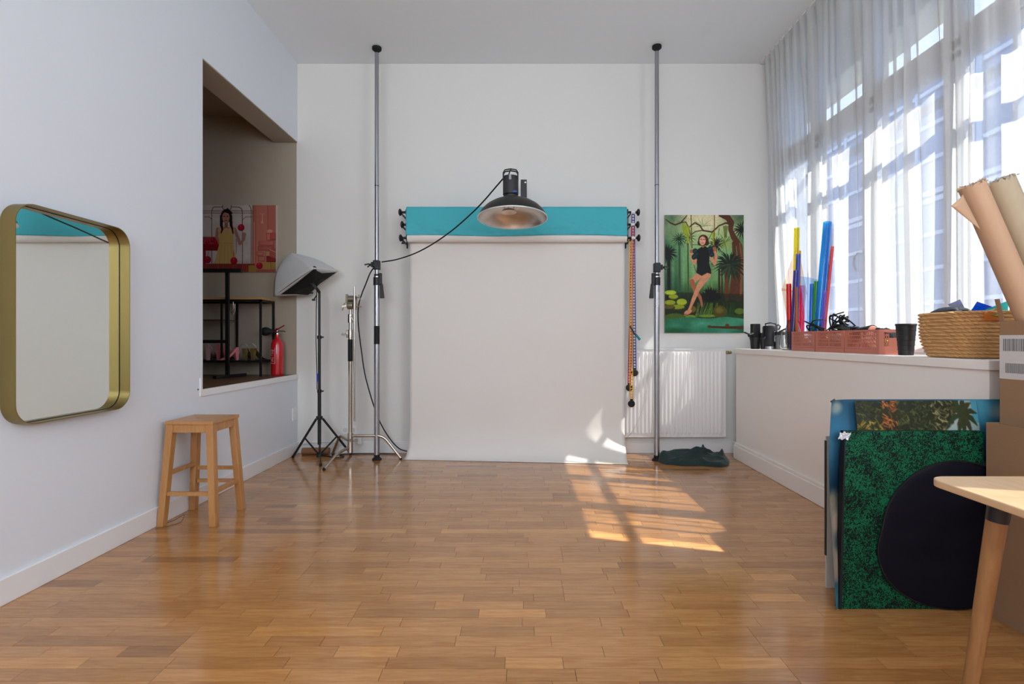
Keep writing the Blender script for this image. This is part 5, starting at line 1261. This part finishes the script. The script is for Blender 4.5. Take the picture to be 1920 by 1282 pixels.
# palm print
t = thing('palm_print', 'print of jungle palms rising behind the green marbled folder', 'print', (1.75, 2.30, .0))
px_a = (1603.5-CX)*2.21/F; px_b = (1842-CX)*2.21/F-.02; ztp = EYE-(752-CY)*2.21/F+.002
palmc().mesh('printed_face', lambda u, v: Vector((px_a+.012*v*2+(px_b-px_a)*u, 2.209-.012*(v-.5), ztp-.29*v)), t, PRINT)
MB().box(px_a+.03, px_b, 2.2165, 2.2185, 0, ztp-.002).build('backing', mat('print_back', S(60, 62, 66), .7), t)
# green marbled folder
def marble():
    m = bpy.data.materials.new('green_marbled_paper'); m.use_nodes = True; nt = m.node_tree; N = nt.nodes; L = nt.links; b = N['Principled BSDF']
    tc = N.new('ShaderNodeTexCoord'); nz = N.new('ShaderNodeTexNoise'); nz.inputs['Scale'].default_value = 110; nz.inputs['Detail'].default_value = 3; nz.inputs['Distortion'].default_value = 1.6
    L.new(tc.outputs['Object'], nz.inputs[0]); n2 = N.new('ShaderNodeTexNoise'); n2.inputs['Scale'].default_value = 12; L.new(tc.outputs['Object'], n2.inputs[0])
    ad = N.new('ShaderNodeMath'); ad.operation = 'MULTIPLY_ADD'; ad.inputs[1].default_value = .35; ad.inputs[2].default_value = -.175; L.new(n2.outputs[0], ad.inputs[0])
    a2 = N.new('ShaderNodeMath'); L.new(nz.outputs[0], a2.inputs[0]); L.new(ad.outputs[0], a2.inputs[1])
    rp = N.new('ShaderNodeValToRGB'); e = rp.color_ramp.elements; e[0].position = .485; e[0].color = (*S(6, 12, 16), 1); e[1].position = .545; e[1].color = (*S(10, 96, 62), 1)
    L.new(a2.outputs[0], rp.inputs[0]); L.new(rp.outputs[0], b.inputs['Base Color']); b.inputs['Roughness'].default_value = .6; b.inputs['Specular IOR Level'].default_value = .2; return m
t = thing('marbled_folder', 'large art folder in green and black marbled paper standing on the floor', 'folder', (1.7, 2.26, 0))
fx0, fx1, fz = (1583-CX)*2.18/F, (1843-CX)*2.18/F, EYE-(808-CY)*2.18/F
fy0, fy1 = 2.262, 2.252
q0 = [Vector((fx0-.022, 2.178, 0)), Vector((fx1, 2.178, 0)), Vector((fx1, 2.204, 0)), Vector((fx0-.022, 2.204, 0))]
q1 = [Vector((fx0, 2.176, fz)), Vector((fx1, 2.176, fz)), Vector((fx1, 2.202, fz)), Vector((fx0, 2.202, fz))]
MB().hull(q0, q1).build('cover', marble(), t, bevel=.002)
qs = [Vector((fx0-.024, 2.1765, 0)), Vector((fx0-.012, 2.1765, 0)), Vector((fx0-.012, 2.2055, 0)), Vector((fx0-.024, 2.2055, 0))]
MB().hull(qs, [Vector((fx0-.001, 2.1745, fz)), Vector((fx0+.004, 2.1745, fz)), Vector((fx0+.004, 2.2035, fz)), Vector((fx0-.001, 2.2035, fz))]).build('shadow_strip', mat('shadow_black', S(14, 16, 20), .7), t)  # black strip stands in for the shadow left of the folder
TP = mat('silver_tape', S(200, 200, 206), .35, .4, bump=.4, bscale=50)
def foil(u, v): 
    return Vector((fx0-.022+.045*u-.01*v, 2.172-.006*abs(mnoise.noise(Vector((u*5, v*5, 1)))), fz-.005-.028*v+.012*mnoise.noise(Vector((u*4, v*3, 4)))))
MB().grid(foil, 10, 8).build('tape_scrap', TP, t, solid=.001)
# round black reflector bag
t = thing('reflector_bag', 'round black fabric bag leaning on the green folder, behind the table', 'bag', (1.86, 2.2, 0))
def disc(u, v):
    a = 2*math.pi*u; r_ = math.sin(v*math.pi/2); rad = .315
    x = 1.85+math.cos(a)*r_*rad; z = .317+math.sin(a)*r_*rad
    x -= .07*max(0, 1-z/.33)**.7*max(0, -math.cos(a))*r_
    thk = max(.002, .019*math.cos(v*math.pi/2)**.5+.012*mnoise.noise(Vector((x*5, z*11, 0)))*(1-v*v))
    return Vector((x, 2.1765-thk*.85, z))
def discb(u, v):
    p = disc(u, v); return Vector((p.x, 2.177, p.z))
MB().grid(disc, 64, 18, wrap=True).grid(discb, 64, 3, wrap=True).build('pouch', mat('black_nylon_bag', S(12, 12, 24), .6, bump=.5, bscale=6, spec=.2), t, smooth=70)
MB().path([disc(k/48, .985)+Vector((0, -.003, 0)) for k in range(48)], .004, n=6, closed=True).build('piping', BLACKM, t, smooth=60)

# =================================================================== BOXES AND PAPER ROLLS AT THE RIGHT
def open_box(name, x0, x1, y0, y1, z1, m_, label, z0=.0, th_=.006):
    t = thing(name, label, 'box', ((x0+x1)/2, (y0+y1)/2, z0))
    MB().box(x0, x1, y0, y1, z0, z0+th_).build('bottom', m_, t)
    for a in ((x0, x0+th_, y0, y1), (x1-th_, x1, y0, y1), (x0+th_, x1-th_, y0, y0+th_), (x0+th_, x1-th_, y1-th_, y1)):
        MB().box(a[0], a[1], a[2], a[3], z0+th_, z1).build('side_panel', m_, t, bevel=.001)
    return t
tb = open_box('moving_box', 1.957, 2.47, 1.58, 2.15, .80, KRAFT, 'large open brown cardboard box on the floor at the right edge')
t = open_box('tall_box', 2.0050, 2.43, 1.80, 2.14, 1.222, KRAFT, 'tall narrow cardboard box with a white shipping label holding paper rolls', .0065)
MB().hull([Vector((2.0040, 2.119, 1.222)), Vector((2.0040, 2.14, 1.222)), Vector((2.0080, 2.14, 1.222)), Vector((2.0080, 2.119, 1.222))], [Vector((1.983, 2.121, 1.315)), Vector((1.983, 2.14, 1.315)), Vector((1.987, 2.14, 1.315)), Vector((1.987, 2.121, 1.315))]).build('flap', KRAFT, t)
MB().box(2.0025, 2.0048, 1.86, 2.138, .985, 1.165).build('shipping_label', mat('label_paper', S(206, 200, 196), .6), t)
m = MB()
q = random.Random(2); yy_ = 1.90
while yy_ < 2.12:
    w_ = q.choice([.002, .003, .005]); m.box(2.0015, 2.0025, yy_, yy_+w_, 1.10, 1.15); yy_ += w_+q.choice([.002, .004])
m.build('barcode', mat('grey_print_ink', S(120, 118, 120), .6), t); m = MB()
yy_ = 2.03
while yy_ < 2.11: m.box(2.0015, 2.0025, yy_, yy_+.003, 1.01, 1.05); yy_ += .006
m.build('barcode', mat('grey_print_ink', S(120, 118, 120), .6), t)
M_ = Matrix(((0, 0, -1, 2.0018), (-1, 0, 0, 1.96), (0, 1, 0, 1.055), (0, 0, 0, 1)))
text_mesh('label_text', 'K 2', .06, M_, mat('grey_print_ink', S(120, 118, 120), .6), t, .0003)
def proll(a, b_, r, m_, label, seed, core=.72):
    a = Vector(a); b_ = Vector(b_); u, v, d = frame_of(b_-a); n = 48; q = random.Random(seed); vs_ = []
    t = thing('paper_roll', label, 'paper roll', b_, 'rolls of paper in the tall box')
    ja = [q.uniform(0, .014) for _ in range(n)]
    for rr_, e, jj in ((r, b_, 0), (r, a, 1), (r*core, a, 1), (r*core, b_, 0)):
        for k in range(n):
            th_ = 2*math.pi*k/n; vs_.append(e+u*math.cos(th_)*rr_+v*math.sin(th_)*rr_-d*(ja[k] if jj else 0))
    fs = []
    for j in range(3):
        for k in range(n): fs.append((j*n+k, j*n+(k+1) % n, (j+1)*n+(k+1) % n, (j+1)*n+k))
    MB().add(vs_, fs).build('tube_wall', m_, t, smooth=50)
    m = MB()
    for k in range(110):
        th_ = q.uniform(0, 2*math.pi); rr_ = r*q.uniform(core, 1.0); p = a+u*math.cos(th_)*rr_+v*math.sin(th_)*rr_
        s_ = q.uniform(.004, .010); e1 = Vector((q.uniform(-1, 1), q.uniform(-1, 1), q.uniform(-1, 1))).normalized()*s_; e2 = Vector((q.uniform(-1, 1), q.uniform(-1, 1), q.uniform(-.2, 1))).normalized()*s_
        m.add([p-d*.004, p-d*.004+e1, p-d*.008+e1+e2, p-d*.008+e2], [(0, 1, 2, 3)])
    m.build('torn_edge', mat('torn_paper'+str(seed), tuple(min(1, x*1.1) for x in (S(200, 176, 150) if seed == 1 else S(178, 172, 164))), .8), t)
    return t
PRA = mat('peach_kraft_paper', S(190, 152, 122), .6, var=.04, bump=.08, bscale=12); PRB = mat('sand_paper', S(178, 160, 134), .65, var=.05, bump=.1, bscale=14)
ra = P(1823, 350, 2.07)
tA_ = proll(ra, ra+Vector((.418, .0, -.95)), .045, PRA, 'peach coloured paper roll leaning left, a loose flap at its top', 1)
rB = P(1872, 342, 2.075)
proll(rB, rB+Vector((.415, .0, -.95)), .0545, PRB, 'thicker sand coloured paper roll with frayed top behind the peach roll', 2)
def fl(u, v):
    a = P(1805, 364, 2.04).lerp(P(1838, 430, 2.05), u); b_ = P(1783, 386, 2.02).lerp(P(1836, 429, 2.05), u)
    return a.lerp(b_, v)+Vector((0, -.01*math.sin(v*math.pi)*(1-u), 0))
MB().grid(fl, 10, 8).build('loose_flap', PRA, tA_, smooth=60, solid=.0012)

# =================================================================== TABLE
t = thing('work_table', 'pale wood veneer table with round oak legs at the right edge', 'table', (1.6, .9, 0))
def rrect(x0, x1, y0, y1, r, n=8):
    out = []
    for cx2, cy3, a0 in ((x1-r, y1-r, 0), (x0+r, y1-r, 90), (x0+r, y0+r, 180), (x1-r, y0+r, 270)):
        for k in range(n+1):
            a = R(a0+90*k/n); out.append((cx2+math.cos(a)*r, cy3+math.sin(a)*r))
    return out
MB().prism(rrect(1.207, 1.94, .15, 1.53, .055), .719, .74).build('tabletop', BEECH, t, smooth=30, bevel=.003)
for sx, sy in ((0, 1), (1, 1), (0, 0), (1, 0)):
    X0 = 1.315 if sx == 0 else 1.83; Y0_ = 1.40 if sy else .29; fx = -.062 if sx == 0 else .05; fy = .055 if sy else -.05
    top_ = Vector((X0, Y0_, .719)); foot = Vector((X0+fx, Y0_+fy, 0)); br = top_.lerp(foot, .09)
    MB().tube(foot, br, .0155, .0245, n=24).build('leg', OAKLEG, t, smooth=40)
    MB().tube(br+(foot-top_)*.006, top_, .0252, .0262, n=24).build('leg_bracket', BLACKM, t, smooth=40)
